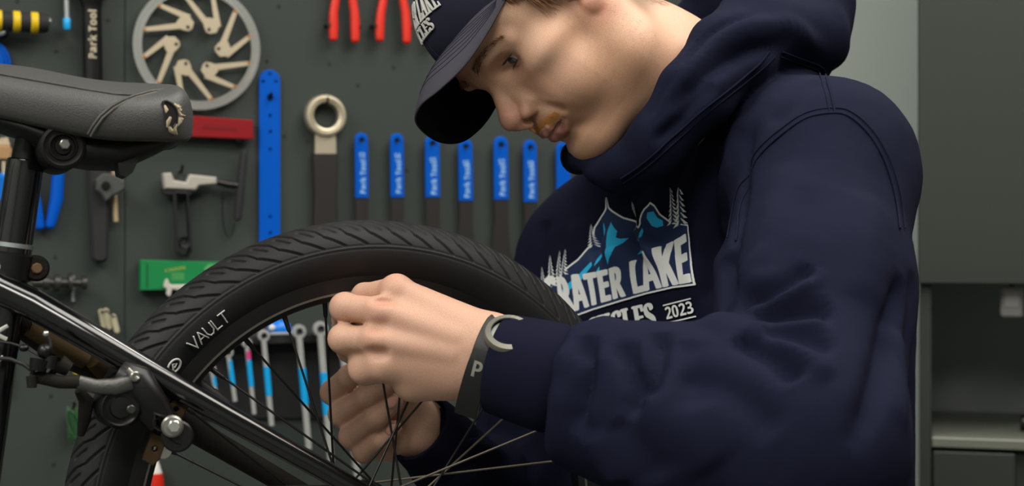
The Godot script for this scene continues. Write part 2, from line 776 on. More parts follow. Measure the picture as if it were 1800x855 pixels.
func build_room() -> void:
	var fine := noise_tex(3, 0.05, 4)
	var paint := grained(mat("wall_paint", rgb(158, 163, 158), 0.85), fine, 0.03, 6.0)
	var concrete := grained(mat("floor_concrete", rgb(96, 96, 94), 0.7), fine, 0.05, 2.0)
	var white := mat("ceiling_paint", rgb(205, 205, 200), 0.9)
	struct(slab(Vector3(-2.6, -0.1, -0.2), Vector3(3.4, 0.0, 4.2)), "floor", concrete, "grey concrete workshop floor")
	struct(slab(Vector3(-2.6, 2.76, -0.2), Vector3(3.4, 2.9, 4.2)), "ceiling", white, "plain white workshop ceiling")
	struct(slab(Vector3(-2.6, 0, -0.2), Vector3(3.4, 2.76, 0.0)), "wall_back", paint, "pale grey painted wall behind the mechanic")
	struct(slab(Vector3(-2.7, 0, 0), Vector3(-2.6, 2.76, 4.2)), "wall_left", paint, "pale grey side wall left of the tool wall")
	struct(slab(Vector3(3.4, 0, 0), Vector3(3.5, 2.76, 4.2)), "wall_right", paint, "pale grey side wall right of the cabinet")
	struct(slab(Vector3(-2.6, 0, 4.2), Vector3(3.4, 2.76, 4.3)), "wall_front", paint, "pale grey wall behind the camera")
	# the dark tool board: two sheets with a joint
	var edge := room2(1400, 200).x
	var joint := room2(219.5, 200).x
	var board := thing("tool_board", "dark grey tool board mounted on the wall behind the bicycle", "tool board", Transform3D(wall_basis(), room(0, 0, 0)))
	var bm := grained(mat("board", rgb(60, 66, 63), 0.62, 0.0, {"metallic_specular": 0.3}), fine, 0.012, 9.0)
	for r in [[-2.3, joint - 0.0004], [joint + 0.0004, edge]]:
		var b := B.new()
		b.box(Transform3D(Basis.IDENTITY, Vector3((r[0] + r[1]) / 2.0, 1.4, 0.009)), Vector3(r[1] - r[0], 2.0, 0.018), 0.0006)
		put(b, "panel", bm, board)
	var dark := mat("board_hole", rgb(14, 14, 14), 0.9)
	for h in [[99, 91], [31, 3], [469, 108], [579, 113], [692, 119], [629, 151], [490, 12], [97, 453], [90, 697], [94, 818], [338, 812], [500, 240], [540, 250], [1000, 90], [640, 300], [715, 300], [190, 36]]:
		var b := B.new()
		var q := room2(h[0], h[1])
		b.lathe([Vector2(0.0024, 0.0), Vector2(0.0024, 0.0004), Vector2(0.0016, 0.0006), Vector2(0.0014, -0.004), Vector2(0, -0.004)], Transform3D(Basis.IDENTITY, Vector3(q.x, q.y, 0.018)), 10)
		put(b, "hole", dark, board)
	build_cabinet()

# where a pixel falls on the front of the tool board (room axes)
func room2(px: float, py: float) -> Vector2:
	var p := on_plane(px, py, WO + WN * 0.018, WN) - WO
	return Vector2(p.dot(WU), p.y)

func build_cabinet() -> void:
	# faces the camera, right of the mechanic
	var d := 2.0
	var root := thing("cabinet", "tall dark grey-green cabinet with an open niche right of the mechanic", "cabinet", Transform3D(Basis(Vector3.UP, -0.273), Vector3(at(1616, 500, d).x, 0, -d)))
	var m := grained(mat("cabinet_paint", rgb(56, 61, 56), 0.55, 0.0, {"metallic_specular": 0.3}), noise_tex(8, 0.1, 3), 0.01, 8.0)
	var inner := mat("cabinet_inside", rgb(128, 132, 134), 0.7)
	var y := func(py: float) -> float: return at(0, py, d).y
	var w := 0.9
	var dp := 0.34
	var b := B.new()
	b.box(Transform3D(Basis.IDENTITY, Vector3(0.008, 1.25, -dp / 2)), Vector3(0.016, 2.4, dp), 0.0015)
	put(b, "side_panel", m, root)
	b = B.new()
	b.box(Transform3D(Basis.IDENTITY, Vector3(w - 0.008, 1.25, -dp / 2)), Vector3(0.016, 2.4, dp), 0.0015)
	put(b, "side_panel", m, root)
	var yt: float = y.call(499)
	b = B.new()
	b.box(Transform3D(Basis.IDENTITY, Vector3(w / 2 - 0.002, (yt + 2.45) / 2, 0.004)), Vector3(w, 2.45 - yt, 0.018), 0.002)
	put(b, "upper_door", m, root, "plain dark upper door")
	b = B.new()
	b.box(Transform3D(Basis.IDENTITY, Vector3(w / 2, yt + 0.012, -dp / 2 - 0.01)), Vector3(w - 0.034, 0.018, dp - 0.02), 0.001)
	put(b, "niche_top", inner, root)
	b = B.new()
	b.box(Transform3D(Basis.IDENTITY, Vector3(w / 2, 1.2, -dp + 0.006)), Vector3(w - 0.034, 2.3, 0.008), 0.001)
	put(b, "back_panel", inner, root)
	var ys: float = y.call(768)
	b = B.new()
	b.box(Transform3D(Basis.IDENTITY, Vector3(w / 2, ys - 0.007, -dp / 2 + 0.004)), Vector3(w - 0.033, 0.014, dp - 0.004), 0.0015)
	put(b, "shelf", mat("cabinet_shelf", rgb(112, 116, 106), 0.4), root, "paler shelf board")
	var xo := at(1776, 800, d).x - root.position.x
	b = B.new()
	b.box(Transform3D(Basis.IDENTITY, Vector3((0.018 + xo) / 2, ys - 0.014 - 0.2, -0.006)), Vector3(xo - 0.018, 0.39, 0.016), 0.002)
	put(b, "lower_door", m, root)
	b = B.new()
	b.box(Transform3D(Basis.IDENTITY, Vector3(xo + 0.008, ys - 0.214, -dp / 2)), Vector3(0.014, 0.39, dp - 0.03), 0.001)
	put(b, "divider", m, root)
	b = B.new()
	b.box(Transform3D(Basis.IDENTITY, Vector3(w / 2, ys - 0.42, -dp / 2)), Vector3(w - 0.034, 0.016, dp - 0.02), 0.001)
	put(b, "bottom_shelf", m, root)
	b = B.new()
	b.box(Transform3D(Basis.IDENTITY, Vector3(w / 2, 0.26, 0.0)), Vector3(w - 0.03, 0.52, 0.02), 0.002)
	put(b, "base_door", m, root)
	# what stands in it
	var cf := root.transform
	var xf := cf * Transform3D(Basis.IDENTITY, Vector3(0.123, y.call(526) - 0.004, -0.04))
	var o := thing("wall_socket", "small pale grey socket hanging from the top of the cabinet niche", "socket", xf)
	b = B.new()
	b.box(Transform3D.IDENTITY, Vector3(0.03, 0.042, 0.02), 0.003)
	put(b, "housing", mat("socket_grey", rgb(150, 148, 146), 0.5), o)
	b = B.new()
	b.box(Transform3D(Basis.IDENTITY, Vector3(0, 0.004, 0.0105)), Vector3(0.018, 0.022, 0.002), 0.0008)
	put(b, "switch", mat("socket_light", rgb(172, 170, 167), 0.5), o)
	b = B.new()
	b.tube([Vector3(0, 0.02, -0.002), Vector3(0, 0.035, -0.002), Vector3(0.0, yt - xf.origin.y, -0.004)], 0.003, 6)
	put(b, "cable", mat("black_rubber", rgb(20, 20, 21), 0.6), o)
	xf = cf * Transform3D(Basis.IDENTITY, Vector3(0.155, ys + 0.0001, -0.1))
	o = thing("hand_torch", "small black torch lying on the pale cabinet shelf", "torch", xf)
	b = B.new()
	b.lathe([Vector2(0, -0.055), Vector2(0.007, -0.055), Vector2(0.008, -0.053), Vector2(0.008, 0.01), Vector2(0.0115, 0.018), Vector2(0.0115, 0.035), Vector2(0.0095, 0.0365), Vector2(0.009, 0.033), Vector2(0, 0.033)], Transform3D(Basis(Vector3(0, 0, 1), Vector3(0, 1, 0), Vector3(-1, 0, 0)), Vector3(0.02, 0.0115, 0)), 18)
	put(b, "body", mat("black_metal", rgb(20, 20, 22), 0.35, 0.3), o)
	b = B.new()
	b.box(Transform3D(Basis.IDENTITY, Vector3(0.03, 0.0205, 0)), Vector3(0.01, 0.004, 0.006), 0.001)
	put(b, "button", mat("black_rubber", rgb(20, 20, 21), 0.6), o)
	xf = cf * Transform3D(Basis.IDENTITY, Vector3(xo + 0.08, ys - 0.412 + 0.001, -0.14))
	o = thing("wooden_box", "light brown wooden box in the dark cabinet opening at the right edge", "box", xf)
	b = B.new()
	for s in [[-0.047, 0, 0.006, 0.12], [0.047, 0, 0.006, 0.12]]:
		b.box(Transform3D(Basis.IDENTITY, Vector3(s[0], 0.18, 0)), Vector3(0.006, 0.355, 0.12), 0.001)
	put(b, "side", mat("plywood", rgb(170, 120, 82), 0.6), o)
	b = B.new()
	b.box(Transform3D(Basis.IDENTITY, Vector3(0, 0.18, 0.057)), Vector3(0.088, 0.355, 0.006), 0.001)
	b.box(Transform3D(Basis.IDENTITY, Vector3(0, 0.18, -0.057)), Vector3(0.088, 0.355, 0.006), 0.001)
	put(b, "front", mat("plywood", rgb(170, 120, 82), 0.6), o)
	b = B.new()
	b.box(Transform3D(Basis.IDENTITY, Vector3(0, 0.005, 0)), Vector3(0.088, 0.006, 0.108), 0.001)
	put(b, "bottom", mat("plywood", rgb(170, 120, 82), 0.6), o)

# ------------------------------------------------------------------ the tool wall
# A tool hangs at the pixel (px, py) of the board; its parts use board axes (right, up, out) from there.
var tool_at := Vector2.ZERO

func tool(called: String, label: String, category: String, px: float, py: float, group := "") -> Node3D:
	tool_at = room2(px, py)
	return thing(called, label, category, Transform3D(wall_basis(), room(tool_at.x, tool_at.y, 0.018)), group)

func w2(px: float, py: float) -> Vector2:
	return room2(px, py) - tool_at

func w3(px: float, py: float, out: float) -> Vector3:
	var q := w2(px, py)
	return Vector3(q.x, q.y, out)

func outline(px: Array) -> PackedVector2Array:
	var o := PackedVector2Array()
	for i in range(0, px.size(), 2):
		o.append(w2(px[i], px[i + 1]))
	return o

func ring(c: Vector2, r: float, n := 20) -> PackedVector2Array:
	var o := PackedVector2Array()
	for i in n:
		o.append(c + Vector2(cos(TAU * i / n), sin(TAU * i / n)) * r)
	return o

func stadium(a: Vector2, b: Vector2, r: float, round_b := true, n := 9) -> PackedVector2Array:
	var o := PackedVector2Array()
	var d := (b - a).normalized()
	var w := d.angle()
	for i in n:
		o.append(a + Vector2.from_angle(w + PI / 2 + PI * i / (n - 1)) * r)
	if round_b:
		for i in n:
			o.append(b + Vector2.from_angle(w - PI / 2 + PI * i / (n - 1)) * r)
	else:
		o.append(b + Vector2.from_angle(w - PI / 2) * r)
		o.append(b + Vector2.from_angle(w + PI / 2) * r)
	return o

func hook(parent: Node, p: Vector3, r := 0.002) -> void:
	var b := B.new()
	b.tube([Vector3(p.x, p.y, 0.0), Vector3(p.x, p.y, p.z), Vector3(p.x, p.y + 0.003, p.z + 0.004), Vector3(p.x, p.y + 0.008, p.z + 0.005)], r, 8)
	put(b, "hook", mat("black_metal", rgb(20, 20, 22), 0.35, 0.3), parent)

func z_axis(p: Vector3) -> Transform3D:
	return Transform3D(Basis.IDENTITY, p)

# a frame whose z points along d
func along(p: Vector3, d: Vector3) -> Transform3D:
	d = d.normalized()
	var a := (Vector3.UP if absf(d.y) < 0.9 else Vector3.RIGHT)
	var x := a.cross(d).normalized()
	return Transform3D(Basis(x, d.cross(x), d), p)

func build_tools() -> void:
	var steel := grained(mat("bright_steel", rgb(206, 206, 202), 0.26, 0.75), noise_tex(5, 0.2, 2, 256), 0.004, 20.0)
	var tan_steel := mat("stained_steel", rgb(200, 186, 160), 0.45, 0.55)
	var blue := mat("blue_vinyl", rgb(0, 84, 190), 0.45, 0.0, {"metallic_specular": 0.25})
	var black := mat("black_metal", rgb(20, 20, 22), 0.35, 0.3)
	var grip := mat("black_grip", rgb(30, 29, 33), 0.75)
	var shaft := mat("dark_steel", rgb(50, 47, 46), 0.5, 0.4)
	var red := mat("red_dip", rgb(222, 42, 22), 0.45)
	var cyan := mat("cyan_band", rgb(10, 165, 232), 0.4)
	var ink := mat("pale_print", rgb(150, 195, 235), 0.6)
	var cream := mat("cream_print", rgb(196, 186, 158), 0.6)
	rotor(steel, tan_steel)
	# striped handle, top left
	var o := tool("striped_handle", "black tool handle with yellow bands hanging at the top left corner", "tool", 30, 43)
	var b := B.new()
	var r := 0.0125
	b.lathe([Vector2(0, -0.16), Vector2(r, -0.16), Vector2(r, w2(80, 45).x - 0.002), Vector2(r - 0.002, w2(82, 45).x), Vector2(0, w2(82, 45).x)], Transform3D(Basis(Vector3(0, 1, 0), Vector3(0, 0, 1), Vector3(1, 0, 0)), Vector3(0, 0, 0.024)), 24)
	put(b, "grip", grip, o)
	for px in [-6, 26, 57]:
		b = B.new()
		var x0: float = w2(px - 6, 43).x
		var x1: float = w2(px + 7, 43).x
		b.lathe([Vector2(r, x0), Vector2(r + 0.0009, x0 + 0.001), Vector2(r + 0.0009, x1 - 0.001), Vector2(r, x1)], Transform3D(Basis(Vector3(0, 1, 0), Vector3(0, 0, 1), Vector3(1, 0, 0)), Vector3(0, 0, 0.024)), 24)
		put(b, "band", mat("yellow_band", rgb(226, 190, 10), 0.5), o, "yellow band")
	b = B.new()
	b.lathe([Vector2(0.004, w2(82, 40).x), Vector2(0.0045, w2(86, 40).x), Vector2(0.002, w2(87, 40).x), Vector2(0, w2(87, 40).x)], Transform3D(Basis(Vector3(0, 1, 0), Vector3(0, 0, 1), Vector3(1, 0, 0)), Vector3(0, 0.003, 0.024)), 12)
	put(b, "end_cap", steel, o)
	hook(o, Vector3(w2(10, 60).x, w2(10, 60).y - 0.003, 0.03))
	# chrome clip and the blue loop below it
	o = tool("chrome_clip", "small chrome clip below the yellow banded handle", "clip", 4, 61)
	b = B.new()
	b.tube([w3(-14, 62, 0.012), w3(-4, 63, 0.02), w3(4, 61, 0.022), w3(10, 57, 0.022), w3(16, 55, 0.018)], [0.003, 0.0036, 0.004, 0.0042, 0.003], 10)
	put(b, "jaw", steel, o)
	b = B.new()
	b.tube([w3(6, 60, 0.0), w3(6, 60, 0.021)], 0.002, 8)
	put(b, "peg", black, o)
	o = tool("blue_cable_coil", "coiled blue cable hanging above the saddle at the left edge", "cable", -10, 105)
	for k in 3:
		b = B.new()
		var c := w2(-16, 112)
		var pts := []
		for i in 25:
			var t := TAU * i / 24.0
			pts.append(Vector3(c.x + cos(t) * (0.021 - k * 0.0045), c.y + sin(t) * (0.026 - k * 0.0048), 0.008 + k * 0.003))
		b.tube(pts, 0.0029, 8, false)
		put(b, "loop", blue, o)
	# hex driver with a blue tip
	o = tool("hex_key", "thin silver hex key with a bright blue tip hanging near the top left", "hex key", 115, 20)
	b = B.new()
	b.tube([w3(114, -40, 0.012), w3(116, 37, 0.012)], 0.0036, 6)
	put(b, "shaft", mat("satin_steel", rgb(176, 182, 184), 0.4, 0.7), o)
	b = B.new()
	b.lathe([Vector2(0, 0), Vector2(0.0038, 0.0), Vector2(0.0046, 0.003), Vector2(0.005, 0.013), Vector2(0.004, 0.0145), Vector2(0, 0.0145)], along(w3(115.8, 54, 0.012), w3(115.5, 35, 0.012) - w3(115.8, 54, 0.012)), 14)
	put(b, "tip", cyan, o)
	hook(o, w3(114, -36, 0.012) - Vector3(0, 0.004, 0))
	# big black wrench handle with cream lettering
	o = tool("headset_wrench", "big black wrench handle with cream lettering hanging left of the brake disc", "wrench", 160, 60)
	b = B.new()
	b.tube([w3(157, -30, 0.014), w3(158, 0, 0.014), w3(158.5, 8, 0.014), w3(159, 20, 0.014), w3(161, 120, 0.014), w3(162, 180, 0.014)], [0.016, 0.0165, 0.0135, 0.0118, 0.0122, 0.0122], 20, true, 0.75, Vector3(1, 0, 0))
	put(b, "handle", black, o)
	b = B.new()
	b.prism(outline([120, -60, 196, -60, 190, -18, 176, 2, 142, 2, 126, -18]), 0.004, 0.022, Transform3D.IDENTITY, 0.002)
	put(b, "head", black, o)
	b = B.new()
	write(b, letters("Park Tool", false, 0.062, 0.0105), func(q: Vector3) -> Vector3:
		var y0 := w2(160, 64)
		return Vector3(y0.x - 0.001 - q.y, y0.y + q.x, 0.014 + 0.75 * sqrt(maxf(0.0122 * 0.0122 - q.y * q.y, 0.0)) + 0.0006))
	put(b, "lettering", cream, o)
	hook(o, w3(158, -30, 0.026))
	# red handled pliers
	pliers("pair of red handled pliers hanging left of the other red pairs", 600, [[587, -12, 581, 25, 581, 68], [612, -12, 618, 25, 619, 71]], red, shaft)
	pliers("pair of red handled pliers second from the left, beside the cap", 687, [[671, -12, 664, 25, 662, 69], [700, -12, 707, 25, 709, 73]], red, shaft)
	pliers("pair of red handled pliers mostly hidden behind the cap", 775, [[764, -12, 757, 28, 755, 75], [790, -12, 797, 28, 799, 79]], red, shaft)
	# red bar
	o = tool("red_tool_bar", "flat red metal bar hanging right of the saddle's tail", "bar", 370, 226)
	b = B.new()
	b.prism(outline([280, 202, 440, 213, 441, 247, 280, 240]), 0.006, 0.018, Transform3D.IDENTITY, 0.0015)
	put(b, "bar", grained(mat("red_anodised", rgb(140, 8, 20), 0.4, 0.1), noise_tex(9, 0.1, 3, 256), 0.008, 30.0), o)
	b = B.new()
	b.prism(outline([352, 221, 412, 225, 412, 232, 352, 228]), 0.018, 0.0185)
	put(b, "print", mat("dark_red_print", rgb(120, 8, 22), 0.4), o)
	b = B.new()
	b.prism(outline([410, 242, 420, 243, 420, 252, 410, 250]), 0.002, 0.016, Transform3D.IDENTITY, 0.0008)
	put(b, "foot", black, o)
	hook(o, w3(372, 243, 0.006) - Vector3(0, 0.003, 0))
	# blue spoke ruler
	o = tool("spoke_ruler", "long flat blue ruler with a row of small holes", "ruler", 472, 150)
	var holes := []
	for h in [[472, 131], [461, 144], [483, 144], [473, 204], [473, 232], [473, 263], [473, 381], [473, 410]]:
		holes.append(ring(w2(h[0], h[1]), 0.0021, 10))
	holes.append(ring(w2(473, 172), 0.0042, 14))
	b = B.new()
	var wd := (w2(491, 200).x - w2(454, 200).x) / 2.0
	var top := w2(472.5, 142)
	b.prism(stadium(Vector2(top.x, top.y - 0.0), Vector2(top.x, w2(472, 470).y), wd, false, 13), 0.004, 0.0065, Transform3D.IDENTITY, 0.0006, holes)
	put(b, "plate", blue, o)
	hook(o, w3(473, 172, 0.009) - Vector3(0, 0.002, 0))
	# ring ended wrench
	o = tool("ring_wrench", "wrench with a pale steel ring head and a dark handle", "wrench", 568, 205)
	var c := w2(568, 205)
	var ro := (w2(604, 205).x - w2(532, 205).x) / 2.0
	b = B.new()
	b.lathe([Vector2(ro * 0.62, 0.006), Vector2(ro * 0.62, 0.004), Vector2(ro * 0.9, 0.004), Vector2(ro, 0.008), Vector2(ro, 0.013), Vector2(ro * 0.93, 0.018), Vector2(ro * 0.84, 0.0185), Vector2(ro * 0.8, 0.016), Vector2(ro * 0.74, 0.0155), Vector2(ro * 0.7, 0.018), Vector2(ro * 0.62, 0.017), Vector2(ro * 0.62, 0.006)], z_axis(Vector3(c.x, c.y, 0)), 40, 0.8)
	b.prism(outline([551, 232, 586, 232, 587, 272, 550, 272]), 0.005, 0.013, Transform3D.IDENTITY, 0.001)
	put(b, "ring_head", mat("pale_steel", rgb(206, 196, 172), 0.4, 0.6), o, "pale steel ring head")
	b = B.new()
	b.prism(outline([546, 270, 590, 270, 588, 345, 592, 470, 546, 470, 549, 345]), 0.003, 0.0135, Transform3D.IDENTITY, 0.002)
	put(b, "handle", shaft, o)
	hook(o, Vector3(c.x, c.y + ro * 0.58, 0.02), 0.0016)
	# eight cone wrenches
	var tops := [[631, 235, 349, 23], [693, 236, 348, 23], [755, 240, 348, 25], [813, 246, 354, 24], [875, 242, 352, 25], [926, 248, 356, 23], [984, 252, 357, 24], [1037, 258, 362, 24]]
	var say := ["leftmost of the row", "second from the left of the row", "first one below the cap's peak", "second one below the cap's peak", "just left of the man's nose tip", "below the man's nose", "plain one without print below the man's mouth", "half hidden by the hoodie's shoulder"]
	for i in tops.size():
		var t: Array = tops[i]
		cone_wrench("blue handled thin wrench with dark shaft, " + say[i], t[0], t[1], t[2], t[3], i != 6, str([13, 14, 15, 16, 17, 18, 19, 20][i]), blue, shaft, ink)
	# chain tool
	o = tool("chain_tool", "black chain tool with a pale grey cast body and a T handle", "chain tool", 330, 330)
	b = B.new()
	b.prism(outline([281, 306, 296, 305, 301, 318, 322, 322, 328, 308, 375, 313, 375, 325, 345, 328, 338, 336, 284, 333]), 0.008, 0.024, Transform3D.IDENTITY, 0.0025)
	put(b, "body", mat("cast_alloy", rgb(188, 182, 172), 0.5, 0.4), o, "pale grey cast body")
	b = B.new()
	b.prism(outline([300, 336, 326, 337, 334, 440, 327, 452, 312, 453, 304, 444]), 0.008, 0.024, Transform3D.IDENTITY, 0.004, [ring(w2(320, 426), 0.0034, 12)])
	b.prism(outline([280, 332, 338, 336, 330, 346, 284, 344]), 0.006, 0.02, Transform3D.IDENTITY, 0.002)
	put(b, "handle", grip, o)
	b = B.new()
	b.tube([w3(372, 320, 0.016), w3(398, 326, 0.016), w3(418, 328, 0.016)], [0.0038, 0.0048, 0.004], 12)
	put(b, "screw", black, o)
	b = B.new()
	b.tube([w3(425, 266, 0.016), w3(424, 272, 0.016), w3(419, 325, 0.016), w3(413, 384, 0.016), w3(412, 389, 0.016)], [0.0035, 0.0056, 0.006, 0.0058, 0.0035], 12)
	put(b, "tee_bar", grip, o)
	b = B.new()
	b.tube([w3(388, 340, 0.01), w3(389, 375, 0.008), w3(392, 405, 0.006), w3(399, 417, 0.006), w3(406, 412, 0.006), w3(410, 392, 0.01)], 0.0008, 6)
	put(b, "wire", black, o)
	hook(o, w3(316, 318, 0.02) + Vector3(0, 0.012, -0.006))
	# clamp wrench behind the saddle's nose
	o = tool("clamp_wrench", "black wrench with a round grey clamp knob hanging below the saddle", "wrench", 170, 380)
	b = B.new()
	b.prism(outline([149, 200, 188, 200, 188, 372, 187, 455, 179, 462, 165, 462, 158, 455, 152, 330]), 0.004, 0.02, Transform3D.IDENTITY, 0.004)
	put(b, "handle", grip, o)
	b = B.new()
	var kc := w2(183, 328)
	b.prism(outline([163, 318, 175, 307, 190, 307, 205, 313, 214, 320, 214, 334, 203, 342, 193, 346, 181, 356, 172, 343, 164, 336]), 0.02, 0.032, Transform3D.IDENTITY, 0.0025)
	put(b, "knob", mat("grey_knob", rgb(66, 68, 66), 0.55), o)
	b = B.new()
	b.disc(0.0055, 0.0, 0.004, z_axis(Vector3(kc.x - 0.002, kc.y, 0.032)), 16, 0.001)
	put(b, "bolt", black, o)
	b = B.new()
	b.tube([w3(192, 240, 0.009), w3(197, 300, 0.009), w3(202, 390, 0.009)], [0.0033, 0.0034, 0.0036], 10)
	put(b, "rod", mat("brass_rod", rgb(180, 160, 124), 0.5, 0.3), o, "thin brass rod")
	hook(o, w3(170, 205, 0.02))
	# blue handled cutters behind the seat post
	o = tool("blue_cutters", "blue handled cable cutters hanging behind the seat post", "cutters", 85, 350)
	for s in [[[104, 230], [101, 300], [98, 350], [87, 396]], [[44, 230], [50, 310], [60, 360], [68, 398]]]:
		b = B.new()
		var pts := []
		for q in s:
			pts.append(w3(q[0], q[1], 0.012))
		b.tube(pts, [0.0062, 0.0076, 0.0082, 0.0062], 14, true, 0.8, Vector3(1, 0, 0))
		b.ball(pts[3], Vector3(0.0062, 0.0055, 0.005))
		put(b, "handle", blue, o)
	b = B.new()
	b.prism(outline([40, 236, 108, 236, 92, 196, 78, 165, 66, 196]), 0.006, 0.018, Transform3D.IDENTITY, 0.002)
	put(b, "jaws", steel, o)
	hook(o, w3(76, 232, 0.02))
	# brush and blue driver at the left edge
	o = tool("wooden_brush", "pale wooden brush head showing left of the seat post", "brush", 5, 275)
	b = B.new()
	b.prism(outline([-40, 255, 16, 258, 20, 268, 17, 284, -40, 282]), 0.004, 0.024, Transform3D.IDENTITY, 0.003)
	put(b, "block", mat("brush_wood", rgb(166, 128, 88), 0.7), o)
	b = B.new()
	b.prism(outline([-40, 246, 12, 244, 16, 258, -40, 256]), 0.006, 0.022, Transform3D.IDENTITY, 0.001)
	b.prism(outline([-40, 281, 17, 283, 16, 291, -40, 290]), 0.005, 0.023, Transform3D.IDENTITY, 0.001)
	put(b, "trim", mat("brush_trim", rgb(190, 172, 144), 0.7), o)
	hook(o, w3(-5, 246, 0.02))
	o = tool("blue_driver", "screwdriver with a blue handle and pale shaft left of the seat post", "screwdriver", 6, 330)
	b = B.new()
	b.lathe([Vector2(0, 0), Vector2(0.008, 0.0), Vector2(0.0095, 0.004), Vector2(0.009, 0.02), Vector2(0.0118, 0.026), Vector2(0.0118, 0.031), Vector2(0.005, 0.034), Vector2(0, 0.034)], along(w3(4, 354, 0.03), w3(4, 310, 0.03) - w3(4, 354, 0.03)), 16)
	put(b, "handle", mat("blue_plastic", rgb(10, 120, 225), 0.35), o)
	b = B.new()
	b.tube([w3(4, 312, 0.03), w3(4, 286, 0.03)], 0.003, 10)
	put(b, "shaft", tan_steel, o)
	b = B.new()
	b.prism(ring(w2(4, 300), 0.013, 16), 0.026, 0.029, Transform3D.IDENTITY, 0.0, [ring(w2(4, 300), 0.0036, 12)])
	b.box(Transform3D(Basis.IDENTITY, w3(4, 300, 0.0139)), Vector3(0.014, 0.004, 0.0279), 0.0005)
	put(b, "holder", black, o)
	# green box
	o = tool("green_gauge", "flat green gauge box with pale print behind the tyre", "gauge", 310, 484)
	b = B.new()
	b.prism(outline([243, 457, 400, 461, 400, 507, 243, 510]), 0.003, 0.02, Transform3D.IDENTITY, 0.001)
	put(b, "case", mat("green_plastic", rgb(0, 126, 66), 0.5), o)
	b = B.new()
	b.prism(outline([253, 463, 256, 463, 256, 504, 253, 504]), 0.02, 0.0206)
	put(b, "groove", mat("green_dark", rgb(0, 92, 48), 0.5), o)
	b = B.new()
	var gp := w2(303, 473)
	write(b, letters("CHAIN", false, 0.026, 0.0042), func(q: Vector3) -> Vector3:
		return Vector3(gp.x + q.x, gp.y + q.y + q.x * 0.16, 0.0204))
	put(b, "lettering", mat("yellow_print", rgb(150, 170, 70), 0.6), o)
	b = B.new()
	for k in 4:
		b.prism(outline([297, 480 + k * 3.2, 319, 480 + k * 3.2, 319, 481.8 + k * 3.2, 297, 481.8 + k * 3.2]), 0.02, 0.0204)
	b.prism(outline([353, 472, 362, 464, 384, 464, 376, 475, 356, 476]), 0.02, 0.0204)
	put(b, "print", mat("pale_green_print", rgb(84, 160, 92), 0.6), o)
	o = tool("chain_gauge", "small white hammer-shaped gauge hanging in front of the green box", "gauge", 290, 504)
	b = B.new()
	b.prism(outline([284, 492, 288, 489, 292, 498, 296, 500, 400, 499, 400, 505, 325, 512, 296, 508, 294, 518, 290, 521, 286, 516, 287, 508, 281, 503]), 0.024, 0.029, Transform3D.IDENTITY, 0.0012)
	put(b, "blade", mat("white_steel", rgb(205, 200, 190), 0.5, 0.2), o)
	hook(o, w3(392, 497, 0.03))
	# axle vise
	o = tool("axle_vise", "dark hub axle with nuts lying out from the board below the seat clamp", "axle", 110, 498)
	b = B.new()
	var ax := along(w3(55, 497, 0.02), w3(150, 497, 0.02) - w3(55, 497, 0.02))
	var pr := [Vector2(0, 0)]
	for q in [[0.006, 0], [0.0062, 0.012], [0.009, 0.0125], [0.009, 0.02], [0.0058, 0.0205], [0.0058, 0.026], [0.011, 0.0265], [0.011, 0.033], [0.006, 0.0335], [0.006, 0.043], [0.0128, 0.0435], [0.0128, 0.0475], [0.005, 0.048], [0.005, 0.06], [0.0085, 0.0605], [0.0085, 0.066], [0, 0.066]]:
		pr.append(Vector2(q[0], q[1]))
	b.lathe(pr, ax, 18)
	put(b, "axle", mat("greasy_steel", rgb(70, 70, 68), 0.4, 0.7), o)
	b = B.new()
	b.tube([w3(128, 485, 0.006), w3(128, 500, 0.005), w3(128, 530, 0.006)], 0.0026, 8)
	put(b, "cotter", mat("satin_steel", rgb(176, 182, 184), 0.4, 0.7), o)
	hook(o, w3(100, 501, 0.018))
	# cream hooks above the stay
	o = tool("spoke_keys", "bundle of small cream spoke keys on a ring above the frame stay", "spoke keys", 190, 556)
	for s in [[176, 548, 181, 572, 0.010], [184, 546, 190, 574, 0.014], [196, 556, 202, 580, 0.018]]:
		b = B.new()
		b.prism(stadium(w2(s[0], s[1]), w2(s[2], s[3]), 0.0036, true), s[4] - 0.0018, s[4] + 0.0018, Transform3D.IDENTITY, 0.0006, [ring(w2(s[0], s[1]), 0.0016, 8)])
		put(b, "key", mat("cream_steel", rgb(196, 188, 160), 0.5, 0.4), o)
	b = B.new()
	b.tube([w3(176, 548, 0.0), w3(176, 548, 0.014), w3(184, 546, 0.022), w3(196, 556, 0.021)], 0.0009, 6)
	put(b, "peg", black, o)
	# yellow, green and red things low on the board
	o = tool("yellow_lever", "small yellow tyre lever behind the frame stays", "tyre lever", 131, 640)
	b = B.new()
	b.prism(outline([122, 615, 131, 622, 138, 652, 135, 659, 129, 657, 122, 633]), 0.004, 0.009, Transform3D.IDENTITY, 0.0015)
	put(b, "blade", mat("yellow_plastic", rgb(232, 200, 20), 0.4), o)
	hook(o, w3(127, 620, 0.011), 0.0015)
	o = tool("green_cable_bundle", "bundle of translucent green ties hanging left of the tyre", "cable ties", 128, 745)
	for k in 9:
		b = B.new()
		var pts := []
		for i in 15:
			var t := TAU * i / 14.0
			pts.append(w3(128 + (7 + k) * cos(t + k) * 0.9, 745 + (22 + (k * 7) % 13) * sin(t + k * 0.3), 0.006 + 0.0015 * k))
		b.tube(pts, 0.0012, 5, false)
		put(b, "tie", mat("green_tie", rgb(52, 92, 58), 0.35), o)
	hook(o, w3(128, 716, 0.012))
	o = tool("red_white_tube", "white glue tube with a red print behind the lower tyre", "tube", 270, 840)
	b = B.new()
